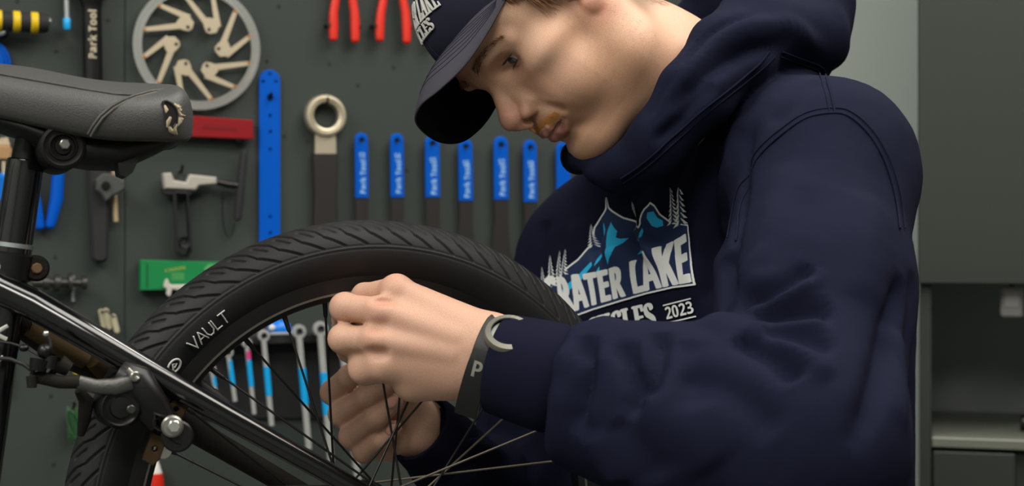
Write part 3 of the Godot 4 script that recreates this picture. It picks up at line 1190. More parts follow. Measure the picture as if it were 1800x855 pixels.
	b.lathe([Vector2(0, -0.06), Vector2(0.011, -0.06), Vector2(0.0112, -0.01), Vector2(0.009, 0.008), Vector2(0.0048, 0.021), Vector2(0.0035, 0.024), Vector2(0, 0.024)], Transform3D(Basis(Vector3(1, 0, 0), Vector3(0, 0, -1), Vector3(0, 1, 0)), Vector3(0, 0, 0.014)), 18)
	put(b, "tube", mat("white_plastic", rgb(225, 222, 215), 0.4), o)
	b = B.new()
	b.lathe([Vector2(0.0114, -0.02), Vector2(0.0115, -0.012), Vector2(0.0102, 0.002), Vector2(0.0093, 0.008)], Transform3D(Basis(Vector3(1, 0, 0), Vector3(0, 0, -1), Vector3(0, 1, 0)), Vector3(0, 0, 0.0142)), 18)
	put(b, "label_band", mat("red_print", rgb(214, 40, 20), 0.4), o)
	hook(o, Vector3(0, -0.062, 0.012))
	o = tool("paint_stick", "beige wooden stick hanging behind the seat tube", "stick", 14, 640)
	b = B.new()
	b.prism(outline([2, 560, 22, 560, 18, 690, 4, 692]), 0.003, 0.008, Transform3D.IDENTITY, 0.001)
	put(b, "stick", mat("brush_wood", rgb(166, 128, 88), 0.7), o)
	hook(o, w3(13, 566, 0.011), 0.0015)
	rack(steel, cyan, black)
	# workbench edge seen between the right sleeve and the body
	o = tool("tan_tool_roll", "tan leather tool roll showing between the right sleeve and the watch", "tool roll", 822, 765)
	b = B.new()
	b.tube([w3(780, 775, 0.022), w3(800, 768, 0.022), w3(880, 762, 0.022), w3(960, 760, 0.022)], [0.012, 0.0175, 0.0185, 0.018], 18)
	put(b, "roll", grained(mat("tan_leather", rgb(168, 134, 84), 0.7), noise_tex(14, 0.1, 3, 256), 0.02, 20.0), o)
	b = B.new()
	b.tube([w3(783, 754, 0.03), w3(797, 750, 0.034), w3(810, 753, 0.034), w3(822, 752, 0.034)], [0.0035, 0.005, 0.004, 0.0045], 10)
	put(b, "strap", black, o)
	hook(o, w3(860, 776, 0.02))

func rotor(steel: Material, tan_steel: Material) -> void:
	var o := tool("brake_disc", "silver bicycle brake disc with slanting arms hanging above the saddle's tail", "brake disc", 344, 84)
	var R := (w2(455.5, 84).x - w2(233, 84).x) / 2.0
	var z := 0.012
	var b := B.new()
	b.lathe([Vector2(R * 0.86, z + 0.0009), Vector2(R * 0.86, z - 0.0009), Vector2(R, z - 0.0009), Vector2(R, z + 0.0009), Vector2(R * 0.935, z + 0.0009), Vector2(R * 0.93, z + 0.0005), Vector2(R * 0.915, z + 0.0005), Vector2(R * 0.91, z + 0.0009), Vector2(R * 0.86, z + 0.0009)], Transform3D.IDENTITY, 96, 0.9)
	put(b, "braking_ring", steel, o)
	var pol := func(r: float, deg: float) -> Vector2: return Vector2.from_angle(deg_to_rad(deg)) * (R * r)
	for k in 6:
		var t := 4.0 + 60.0 * k
		b = B.new()
		# three-cornered tab with a bolt hole, then the two arms that leave it
		var tab := PackedVector2Array([pol.call(0.29, t - 17), pol.call(0.27, t - 5), pol.call(0.33, t + 8), pol.call(0.45, t + 16), pol.call(0.5, t + 6), pol.call(0.56, t - 12), pol.call(0.5, t - 19), pol.call(0.38, t - 26)])
		b.prism(tab, z - 0.001, z + 0.001, Transform3D.IDENTITY, 0.0003, [ring(pol.call(0.335, t - 7), R * 0.032, 12)])
		put(b, "hub_tab", tan_steel, o)
		for s in [[0.5, -13.0, 0.862, 10.0], [0.44, 12.0, 0.862, 41.0]]:
			b = B.new()
			var p: Vector2 = pol.call(s[0], t + s[1])
			var q: Vector2 = pol.call(s[2], t + s[3])
			var d := (q - p).normalized()
			var e := Vector2(-d.y, d.x)
			b.prism(PackedVector2Array([p - e * R * 0.05 - d * R * 0.06, q - e * R * 0.033, q + e * R * 0.033, p + e * R * 0.05 - d * R * 0.06]), z - 0.0008, z + 0.0008, Transform3D.IDENTITY, 0.0002)
			put(b, "arm", tan_steel, o)
			b = B.new()
			b.disc(R * 0.028, z + 0.0007, z + 0.0016, z_axis(Vector3(q.x, q.y, 0) * 0.985), 12, 0.0003)
			put(b, "rivet", mat("copper_rivet", rgb(190, 128, 70), 0.4, 0.6), o)
	hook(o, Vector3(0, R * 0.82, z + 0.004))

func pliers(label: String, px: float, hs: Array, red: Material, dark: Material) -> void:
	var o := tool("pliers", label, "pliers", px, 0, "red handled pliers along the top of the wall")
	for h in hs:
		var b := B.new()
		var pts := [w3(h[0], h[1] - 40, 0.014), w3(h[0], h[1], 0.014), w3((h[0] + h[2]) / 2.0, (h[1] + h[3]) / 2.0, 0.014), w3(h[2], h[3], 0.014), w3(h[4], h[5] - 20, 0.014), w3(h[4], h[5], 0.014)]
		b.tube(pts, [0.0048, 0.0056, 0.006, 0.0062, 0.0068, 0.006], 12, true, 0.8, Vector3(1, 0, 0))
		b.ball(pts[5], Vector3(0.006, 0.006, 0.0048))
		put(b, "handle", red, o)
	var b := B.new()
	b.prism(outline([hs[0][0] - 5, -50, hs[1][0] + 5, -50, px + 8, -80, px + 2, -125, px - 2, -125, px - 8, -80]), 0.008, 0.019, Transform3D.IDENTITY, 0.002)
	put(b, "jaws", dark, o)
	for s in [-1, 1]:
		b = B.new()
		var p: Array = hs[0] if s < 0 else hs[1]
		b.tube([w3(p[4] + s * 10, p[5] - 22, 0.0), w3(p[4] + s * 10, p[5] - 22, 0.02)], 0.0026, 8)
		put(b, "peg", dark, o)

func cone_wrench(label: String, px: float, y0: float, y1: float, w: float, printed: bool, size: String, blue: Material, dark: Material, ink: Material) -> void:
	var o := tool("cone_wrench", label, "wrench", px, y0, "blue handled thin wrenches in a row")
	var r := (w2(px + w / 2.0, y0).x - w2(px - w / 2.0, y0).x) / 2.0
	var a := w2(px, y0 + w / 2.0)
	var e := w2(px + 1, y1)
	var b := B.new()
	b.prism(stadium(a, e, r, false, 11), 0.008, 0.0135, Transform3D.IDENTITY, 0.0012, [ring(a + Vector2(0, -r * 0.12), r * 0.36, 14)])
	put(b, "handle", blue, o)
	b = B.new()
	var k := r * 0.98
	b.prism(PackedVector2Array([e + Vector2(-k, 0.004), e + Vector2(k, 0.004), e + Vector2(k * 0.92, -0.03), e + Vector2(k * 1.3, -0.075), e + Vector2(k * 2.0, -0.095), e + Vector2(k * 1.6, -0.118), e + Vector2(k * 0.8, -0.12), e + Vector2(k * 0.7, -0.104), e + Vector2(-k * 0.7, -0.104), e + Vector2(-k * 0.8, -0.12), e + Vector2(-k * 1.6, -0.118), e + Vector2(-k * 2.0, -0.095), e + Vector2(-k * 1.3, -0.075), e + Vector2(-k * 0.92, -0.03)]), 0.0095, 0.0122, Transform3D.IDENTITY, 0.0004)
	put(b, "shaft", dark, o)
	if printed:
		b = B.new()
		var m := (a + e) / 2.0 + Vector2(0.001, -0.011)
		write(b, letters("Park Tool", false, 0.046, r * 0.85), func(q: Vector3) -> Vector3: return Vector3(m.x - q.y, m.y + q.x, 0.0139))
		write(b, letters(size, false, r * 0.9, 0.0075), func(q: Vector3) -> Vector3: return Vector3(a.x + q.x, a.y - r * 2.3 + q.y, 0.0139))
		put(b, "lettering", ink, o)
	b = B.new()
	b.tube([Vector3(a.x, a.y + r * 0.05, 0.0), Vector3(a.x, a.y + r * 0.05, 0.02)], r * 0.19, 8)
	put(b, "peg", mat("black_metal", rgb(20, 20, 22)), o)

func rack(steel: Material, cyan: Material, black: Material) -> void:
	var o := tool("spanner_rack", "black wall rack that holds the silver spanners behind the wheel", "rack", 480, 620)
	var b := B.new()
	b.prism(outline([340, 612, 640, 592, 640, 735, 340, 735]), 0.001, 0.006, Transform3D.IDENTITY, 0.001)
	put(b, "back_plate", mat("rack_black", rgb(22, 22, 23), 0.7), o)
	b = B.new()
	b.prism(outline([340, 590, 640, 582, 640, 597, 340, 607]), 0.001, 0.034, Transform3D.IDENTITY, 0.002)
	put(b, "ledge", mat("rack_black", rgb(22, 22, 23), 0.7), o)
	var say := ["leftmost, mostly hidden by the tyre valve", "thin one right of the valve", "with a pink ring above the band", "fourth from the left", "fifth from the left, below the blue cap", "just left of the hands", "half hidden by the hands"]
	var k := 0
	for s in [[360, 640, 372, 705, 9, 658, 674, 0], [389, 612, 401, 700, 10, 630, 673, 0], [421, 596, 434, 722, 10, 629, 674, 1], [450, 584, 464, 742, 12, 640, 690, 0], [511, 578, 528, 782, 14, 643, 705, 0], [548, 574, 566, 805, 15, 650, 723, 0], [583, 570, 613, 838, 16, 655, 740, 0]]:
		var t := tool("spanner", "silver spanner with cyan band in the rack, " + say[k], "spanner", s[0], s[1], "silver spanners in the wall rack")
		var z := 0.044
		var p0 := w3(s[0], s[1] + 8, z)
		var p1 := w3(s[2], s[3], z)
		var r: float = (w2(s[0] + s[4] / 2.0, s[1]).x - w2(s[0] - s[4] / 2.0, s[1]).x) / 2.0
		b = B.new()
		b.tube([p0, p0.lerp(p1, 0.5), p1], r, 12, true, 0.8, Vector3(0, 0, 1))
		put(b, "shank", mat("spanner_chrome", rgb(200, 202, 200), 0.35, 0.45), t)
		b = B.new()
		b.lathe([Vector2(r * 1.6, -0.004), Vector2(r * 1.75, -0.002), Vector2(r * 1.75, 0.002), Vector2(r * 1.6, 0.004), Vector2(r * 0.9, 0.004), Vector2(r * 0.9, -0.004), Vector2(r * 1.6, -0.004)], z_axis(p0 + Vector3(0, r * 0.8, 0)), 20)
		put(b, "ring_head", mat("spanner_chrome", rgb(200, 202, 200)), t)
		for c in ([[s[5], s[6], cyan]] + ([[613, 628, mat("pink_band", rgb(206, 62, 128), 0.45)]] if s[7] else [])):
			var f0: float = (c[0] - s[1]) / float(s[3] - s[1])
			var f1: float = (c[1] - s[1]) / float(s[3] - s[1])
			b = B.new()
			var q0 := w3(s[0], s[1], z)
			b.tube([q0.lerp(p1, f0), q0.lerp(p1, f1)], r * 1.12, 12, true, 0.82, Vector3(0, 0, 1))
			put(b, "band", c[2], t, "pink band" if c[2] != cyan else "cyan band")
		b = B.new()
		b.tube([Vector3(p0.x, p0.y + r * 1.2, 0.03), Vector3(p0.x, p0.y + r * 1.2, z + 0.009)], r * 0.5, 8)
		put(b, "peg", black, t)
		k += 1
	var c := tool("blue_cup", "small rounded blue cap on the ledge of the spanner rack", "cap", 484, 572)
	b = B.new()
	b.ball(w3(484, 577, 0.022), Vector3(0.0165, 0.0125, 0.013), Basis.IDENTITY, 20, 12)
	put(b, "dome", mat("blue_plastic", rgb(10, 120, 225), 0.35), c)
	b = B.new()
	b.ball(w3(468, 574, 0.033), Vector3(0.0045, 0.004, 0.002))
	put(b, "patch", mat("white_plastic", rgb(225, 222, 215), 0.4), c)
	b = B.new()
	b.box(Transform3D(Basis.IDENTITY, w3(486, 584.5, 0.024)), Vector3(0.034, 0.004, 0.024), 0.001)
	put(b, "rim", mat("grey_rim", rgb(150, 154, 160), 0.5), c)

# ------------------------------------------------------------------ the bicycle (its own axes: towards the tail, up, towards the camera)
func bike_xf() -> Transform3D:
	return Transform3D(Basis(BU, Vector3.UP, BN), Vector3(HUB.x, 0, HUB.z))

func bk(px: float, py: float, off := 0.0) -> Vector3:
	return bike_xf().affine_inverse() * on_plane(px, py, HUB + BN * off, BN)

func build_bicycle() -> void:
	var root := thing("bicycle", "small black bicycle with worn grey saddle and fat street tyre, raised before the mechanic", "bicycle", bike_xf())
	var speck := noise_tex(21, 0.06, 4)
	var paint := mat("frame_paint", rgb(11, 11, 13), 0.16, 0.0, {"clearcoat_enabled": true, "clearcoat": 0.6, "clearcoat_roughness": 0.12})
	var dusty := grained(mat("dusty_black", rgb(30, 27, 24), 0.7, 0.0, {"metallic_specular": 0.3}), speck, 0.025, 16.0)
	var black := mat("black_metal", rgb(20, 20, 22), 0.35, 0.3)
	var bolt := mat("bolt_steel", rgb(150, 148, 142), 0.35, 0.85)
	var dirt := grained(mat("dried_mud", rgb(72, 58, 40), 0.9, 0.0, {"metallic_specular": 0.2}), speck, 0.03, 25.0)
	var white := mat("decal_white", rgb(205, 205, 200), 0.5)
	wheel(root)
	# seat post and seat tube
	var b := B.new()
	b.tube([bk(58, 205), bk(52, 240), bk(47, 282)], [0.0098, 0.0105, 0.0118], 24)
	put(b, "seat_post", black, root)
	var ax_top := bk(46, 284)
	var ax_bot := bk(18, 474)
	var dir := (ax_top - ax_bot).normalized()
	b = B.new()
	b.tube([bk(46, 281), bk(45.6, 284), bk(43, 300), bk(24, 432)], [0.0132, 0.0143, 0.0143, 0.0143], 28)
	put(b, "seat_tube", paint, root)
	b = B.new()
	b.lathe([Vector2(0.0143, -0.002), Vector2(0.0151, -0.0015), Vector2(0.0151, 0.0015), Vector2(0.0143, 0.002)], along(bk(24, 432), dir), 28)
	put(b, "ring", mat("satin_steel", rgb(176, 182, 184), 0.4, 0.7), root, "thin silver ring")
	b = B.new()
	b.tube([bk(24, 432), bk(18, 474), bk(8, 545), bk(-12, 690), bk(-50, 960)], [0.0145, 0.0148, 0.0148, 0.0148, 0.0148], 28)
	put(b, "seat_tube", paint, root)
	b = B.new()
	b.lathe([Vector2(0.0152, -0.011), Vector2(0.0172, -0.01), Vector2(0.0175, 0.009), Vector2(0.0152, 0.011)], along(bk(18.5, 468), dir), 28)
	put(b, "seat_clamp", black, root)
	b = B.new()
	b.disc(0.0105, -0.02, 0.004, along(bk(63, 472, 0.004), Vector3(0.15, 0, 1)), 24, 0.002)
	b.tube([bk(63, 472, -0.006), bk(40, 470, -0.006)], 0.007, 12)
	put(b, "clamp_nut", dusty, root)
	b = B.new()
	b.disc(0.0045, 0.003, 0.0062, along(bk(63, 472, 0.004), Vector3(0.15, 0, 1)), 8, 0.001)
	put(b, "clamp_bolt", mat("rusty_bolt", rgb(120, 92, 66), 0.6, 0.4), root)
	# decal strokes on the seat tube
	b = B.new()
	for s in [[-3, 583, 14, 573], [-3, 590, 12, 597], [-6, 636, 6, 628], [-4, 466, 6, 476]]:
		var p := bk(s[0], s[1], 0.0152)
		var q := bk(s[2], s[3], 0.0142)
		b.tube([p, q], 0.0018, 6, true, 0.5)
	put(b, "decal", white, root)
	# rear triangle
	b = B.new()
	b.tube([bk(-30, 488, 0.010), bk(0, 508, 0.014), bk(60, 536, 0.020), bk(130, 577, 0.032), bk(250, 648, 0.044), bk(400, 733, 0.050), bk(560, 822, 0.054), bk(655, 878, 0.057)], [0.0125, 0.0125, 0.0122, 0.0118, 0.0108, 0.0096, 0.0088, 0.008], 24)
	put(b, "seat_stay", paint, root)
	b = B.new()
	b.tube([bk(-30, 500, -0.008), bk(30, 560, -0.014), bk(110, 618, -0.03), bk(180, 650, -0.042), bk(340, 757, -0.054), bk(480, 838, -0.057), bk(640, 930, -0.058)], [0.0125, 0.0125, 0.0122, 0.0118, 0.0105, 0.0095, 0.008], 20)
	put(b, "seat_stay", dusty, root)
	b = B.new()
	b.tube([bk(48, 578, -0.004), bk(120, 617, -0.017), bk(150, 634, -0.022)], [0.0062, 0.0085, 0.0072], 12)
	put(b, "mud", dirt, root, "dried mud on the far stay")
	b = B.new()
	b.tube([bk(168, 627, -0.022), bk(190, 643, -0.027), bk(204, 655, -0.03)], [0.011, 0.0135, 0.011], 14)
	put(b, "mud", dirt, root, "pale dried mud beside the tyre")
	for s in [1.0, -1.0]:
		b = B.new()
		b.tube([bk(-55, 985, 0.02 * s), bk(100, 985, 0.036 * s), bk(400, 940, 0.05 * s), bk(650, 912, 0.056 * s)], [0.011, 0.0105, 0.009, 0.008], 16)
		put(b, "chain_stay", paint, root)
		b = B.new()
		b.prism(PackedVector2Array([Vector2(-0.02, -0.012), Vector2(0.012, -0.016), Vector2(0.03, -0.008), Vector2(0.03, 0.01), Vector2(0.01, 0.016), Vector2(-0.02, 0.018)]), -0.0025, 0.0025, Transform3D(Basis.IDENTITY, Vector3(0, HUB.y, 0.057 * s)), 0.0006)
		put(b, "dropout", black, root)
	# front of the frame, left of the photograph
	var head := bk(-560, 470)
	b = B.new()
	b.tube([bk(-2, 520), bk(-300, 560), head + Vector3(0, -0.02, 0)], [0.0145, 0.0155, 0.0165], 20)
	put(b, "top_tube", paint, root)
	b = B.new()
	b.tube([bk(-50, 985), bk(-250, 830), head + Vector3(-0.012, -0.085, 0)], [0.0175, 0.0175, 0.0175], 20)
	put(b, "down_tube", paint, root)
	var st := Vector3(-0.32, 0.95, 0).normalized()
	b = B.new()
	b.tube([head - st * 0.11, head + st * 0.012], 0.019, 20)
	put(b, "head_tube", paint, root)
	b = B.new()
	b.lathe([Vector2(0, -0.036), Vector2(0.02, -0.036), Vector2(0.022, -0.033), Vector2(0.022, 0.033), Vector2(0.02, 0.036), Vector2(0, 0.036)], z_axis(bk(-50, 985)), 24)
	put(b, "bottom_bracket", paint, root)
	b = B.new()
	b.tube([head + st * 0.012, head + st * 0.06, head + st * 0.075 + Vector3(-0.045, 0.012, 0)], [0.015, 0.015, 0.016], 16)
	put(b, "stem", black, root)
	var hb := head + st * 0.075 + Vector3(-0.045, 0.012, 0)
	b = B.new()
	for s in [1.0, -1.0]:
		b.tube([hb, hb + Vector3(0, 0.01, 0.05 * s), hb + Vector3(0.01, 0.16, 0.14 * s), hb + Vector3(0.05, 0.17, 0.33 * s)], 0.0111, 14)
	put(b, "handlebar", black, root)
	for s in [1.0, -1.0]:
		b = B.new()
		var bot := head - st * 0.11
		b.tube([bot, bot + Vector3(-0.002, -0.012, 0.05 * s), bot + Vector3(-0.02, -0.02, 0.055 * s), bot + Vector3(-0.13, -0.30, 0.052 * s)], [0.013, 0.014, 0.0135, 0.009], 14)
		put(b, "fork_leg", paint, root)
	saddle(root, paint, black, bolt)
	brake(root, black, bolt, dirt, dusty)

func wheel(root: Node3D) -> void:
	var w := Node3D.new()
	w.name = "rear_wheel"
	root.add_child(w, true)
	w.position = Vector3(0, HUB.y, 0)
	var rubber := grained(mat("tyre_rubber", rgb(38, 38, 40), 0.6, 0.0, {"metallic_specular": 0.35}), noise_tex(31, 0.12, 3, 256), 0.006, 40.0)
	var smooth_rubber := mat("black_rubber", rgb(20, 20, 21), 0.6)
	# tyre: a torus with cut grooves
	var a := 0.229
	var r := 0.027
	var nphi := 2160
	var th := []
	var t0 := -140.0
	while t0 <= 140.01:
		th.append(t0)
		t0 += 3.0 if t0 < -86.0 or t0 >= 86.0 else 2.0
	var b := B.new()
	var first := true
	var m := th.size()
	var blocks := 78.0
	for i in nphi + 1:
		var phi := TAU * i / nphi
		var e := Vector3(cos(phi), sin(phi), 0)
		for j in m:
			var t: float = th[j]
			var y := absf(t)
			var cut := 0.0
			if y < 77.0:
				var f := phi / TAU * blocks + (0.5 if t < 0.0 else 0.0)
				# long groove: rises from the shoulder, bends, and leans over the crown
				var g := 0.0
				if y > 52.0:
					g = lerpf(0.86, 0.0, (y - 52.0) / 25.0)
				elif y > 36.0:
					g = lerpf(1.12, 0.86, (y - 36.0) / 16.0)
				else:
					g = lerpf(1.95, 1.12, y / 36.0)
				var d := absf(fposmod(f - g + 0.5, 1.0) - 0.5) * TAU * 0.25 / blocks
				var slope := 0.45 if y > 52.0 or y < 36.0 else 0.9
				cut = maxf(cut, 1.0 - smoothstep(0.0004, 0.0011, d * slope))
				# short sipe in each block
				if y > 24.0 and y < 48.0:
					var g2 := lerpf(0.85, 0.30, (y - 24.0) / 24.0)
					var d2 := absf(fposmod(f - g2 + 0.5, 1.0) - 0.5) * TAU * 0.25 / blocks
					cut = maxf(cut, 0.8 * (1.0 - smoothstep(0.0004, 0.0013, d2 * 0.55)))
			var rr := r - cut * 0.0020
			if y > 76.5 and y < 79.5 or y > 82.5 and y < 85.0:
				rr -= 0.0007
			if y > 80.0 and y < 82.2:
				rr += 0.0004
			var q := deg_to_rad(t)
			var squash := 1.0 if y < 80.0 else 1.0 - 0.22 * pow((y - 80.0) / 60.0, 1.5)
			b.v.append(e * (a + cos(q) * rr) + Vector3(0, 0, sin(q) * rr * squash))
			b.n.append(Vector3.ZERO)
			b.uv.append(Vector2(phi, q))
			b.c.append(Color.WHITE)
	for i in nphi:
		for j in m - 1:
			var k := i * m + j
			b.ix.append_array([k, k + 1, k + m, k + 1, k + m + 1, k + m])
	for t in range(0, b.ix.size(), 3):
		var p := b.ix[t]
		var q := b.ix[t + 1]
		var s := b.ix[t + 2]
		var g := (b.v[s] - b.v[p]).cross(b.v[q] - b.v[p])
		b.n[p] += g
		b.n[q] += g
		b.n[s] += g
	for i in b.n.size():
		b.n[i] = b.n[i].normalized()
	for j in m:      # close the seam of the normals
		var s := (b.n[j] + b.n[nphi * m + j]).normalized()
		b.n[j] = s
		b.n[nphi * m + j] = s
	var ref := Vector3(cos(b.uv[m / 2].x), sin(b.uv[m / 2].x), 0)
	if b.n[m / 2].dot(ref) < 0.0:
		for i in b.n.size():
			b.n[i] = -b.n[i]
		b.ix.reverse()
	put(b, "tyre", rubber, w, "fat black street tyre with a wavy cut tread")
	# lettering on the near sidewall
	var white := mat("tyre_print", rgb(188, 188, 184), 0.6)
	var on_wall := func(x: float, y: float, mid: float, rad: float) -> Vector3:
		var phi := mid - x / rad
		var rr := rad + y
		var c := (rr - a) / r
		return Vector3(cos(phi) * rr, sin(phi) * rr, r * sqrt(maxf(1.0 - c * c, 0.0)) * 0.985 + 0.0007)
	b = B.new()
	var strokes := [[[0, 1, 0.42, 0], [0.42, 0, 0.84, 1]], [[0, 0, 0.42, 1], [0.42, 1, 0.84, 0], [0.2, 0.34, 0.64, 0.34]], [[0, 1, 0, 0.3], [0, 0.3, 0.2, 0], [0.2, 0, 0.55, 0], [0.55, 0, 0.76, 0.3], [0.76, 0.3, 0.76, 1]], [[0, 1, 0, 0], [0, 0, 0.62, 0]], [[0, 1, 0.84, 1], [0.42, 1, 0.42, 0]]]
	var pen := 0.0
	for s in strokes.size():
		for l in strokes[s]:
			for pass_ in 1:
				var pts := []
				for i in 6:
					var f := i / 5.0
					var x: float = (lerpf(l[0], l[2], f) + pen) * 0.0088 - 0.0205
					var y: float = lerpf(l[1], l[3], f) * 0.0094 - 0.0045
					pts.append(on_wall.call(x, y, deg_to_rad(130.4), 0.2178))
				b.tube(pts, 0.0017, 8, true, 0.35, Vector3(0, 0, 1))
		pen += [0.92, 0.98, 0.98, 0.72, 1.0][s]
	put(b, "lettering", white, w)
	b = B.new()
	var pts := []
	for i in 25:
		var q := TAU * i / 24.0
		pts.append(on_wall.call(cos(q) * 0.0062, sin(q) * 0.0042, deg_to_rad(141.0), 0.2178))
	b.tube(pts, 0.0009, 6, false)
	b.tube([on_wall.call(-0.004, -0.0025, deg_to_rad(141.0), 0.2178), on_wall.call(0.0005, 0.0022, deg_to_rad(141.0), 0.2178), on_wall.call(0.0025, -0.0002, deg_to_rad(141.0), 0.2178), on_wall.call(-0.001, -0.001, deg_to_rad(141.0), 0.2178)], 0.0009, 6)
	put(b, "emblem", white, w)
	# rim
	var dark_rim := mat("rim_paint", rgb(30, 29, 30), 0.38, 0.35)
	var worn := mat("rim_wear", rgb(126, 122, 116), 0.42, 0.7)
	b = B.new()
	b.lathe([Vector2(0.200, -0.0125), Vector2(0.197, -0.0128), Vector2(0.1945, -0.0118), Vector2(0.1905, -0.0085), Vector2(0.189, 0.0), Vector2(0.1905, 0.0085), Vector2(0.1945, 0.0118), Vector2(0.197, 0.0128), Vector2(0.2085, 0.0135), Vector2(0.2095, 0.0128), Vector2(0.208, 0.0115), Vector2(0.2, 0.011), Vector2(0.1985, 0.0), Vector2(0.2, -0.011), Vector2(0.208, -0.0115), Vector2(0.2095, -0.0128), Vector2(0.2085, -0.0135), Vector2(0.200, -0.0125)].map(func(q: Vector2) -> Vector2: return q), Transform3D.IDENTITY, 200, 0.8)
	for i in b.n.size():
		b.n[i] = b.n[i]
	put(b, "rim", dark_rim, w)
	b = B.new()
	b.lathe([Vector2(0.1948, 0.01225), Vector2(0.1948, 0.0129), Vector2(0.1966, 0.0133), Vector2(0.1966, 0.0126)], Transform3D.IDENTITY, 200, 0.8)
	put(b, "rim_edge", worn, w, "worn silver line of the rim")
	# hub
	b = B.new()
	b.lathe([Vector2(0, -0.056), Vector2(0.006, -0.056), Vector2(0.006, -0.046), Vector2(0.013, -0.044), Vector2(0.014, -0.034), Vector2(0.0275, -0.032), Vector2(0.0275, -0.028), Vector2(0.014, -0.024), Vector2(0.0125, 0.0), Vector2(0.014, 0.024), Vector2(0.0275, 0.028), Vector2(0.0275, 0.032), Vector2(0.014, 0.034), Vector2(0.013, 0.044), Vector2(0.006, 0.046), Vector2(0.006, 0.064), Vector2(0, 0.064)], Transform3D.IDENTITY, 32)
	put(b, "hub", mat("black_metal", rgb(20, 20, 22)), w)
	# 32 spokes, three cross
	var spoke_m := mat("spoke_black", rgb(34, 33, 32), 0.4, 0.5)
	var pale_m := mat("spoke_worn", rgb(104, 96, 84), 0.45, 0.5)
	for k in 32:
		var ang := deg_to_rad(180.0 - 45.0 + 1.0 - 11.25 * k)
		var near := 1.0 if k % 2 == 0 else -1.0
		var turn := -1.0 if (k / 2) % 2 == 0 else 1.0
		var p := Vector3(cos(ang) * 0.1895, sin(ang) * 0.1895, near * 0.002)
		var ah := ang + turn * deg_to_rad(66.0)
		var q := Vector3(cos(ah) * 0.0245, sin(ah) * 0.0245, near * (0.0325 if turn > 0 else 0.0275))
		b = B.new()
		b.tube([p.lerp(q, 0.04), p.lerp(q, 0.5), q], 0.00105, 7)
		put(b, "spoke", pale_m if k in [9, 10, 11, 12] else spoke_m, w)
		b = B.new()
		var d := (q - p).normalized()
		b.tube([p - d * 0.002, p + d * 0.001, p + d * 0.011, p + d * 0.0135], [0.0028, 0.0022, 0.0019, 0.0013], 8)
		put(b, "nipple", mat("black_metal", rgb(20, 20, 22)), w)
	# valve
	var va := deg_to_rad(180.0 - 39.5)
	var ve := Vector3(cos(va), sin(va), 0)
	b = B.new()
	b.tube([ve * 0.192, ve * 0.188, ve * 0.176, ve * 0.1755, ve * 0.160, ve * 0.1585], [0.0045, 0.0042, 0.0042, 0.0048, 0.0048, 0.0032], 14)
	put(b, "valve", smooth_rubber, w)

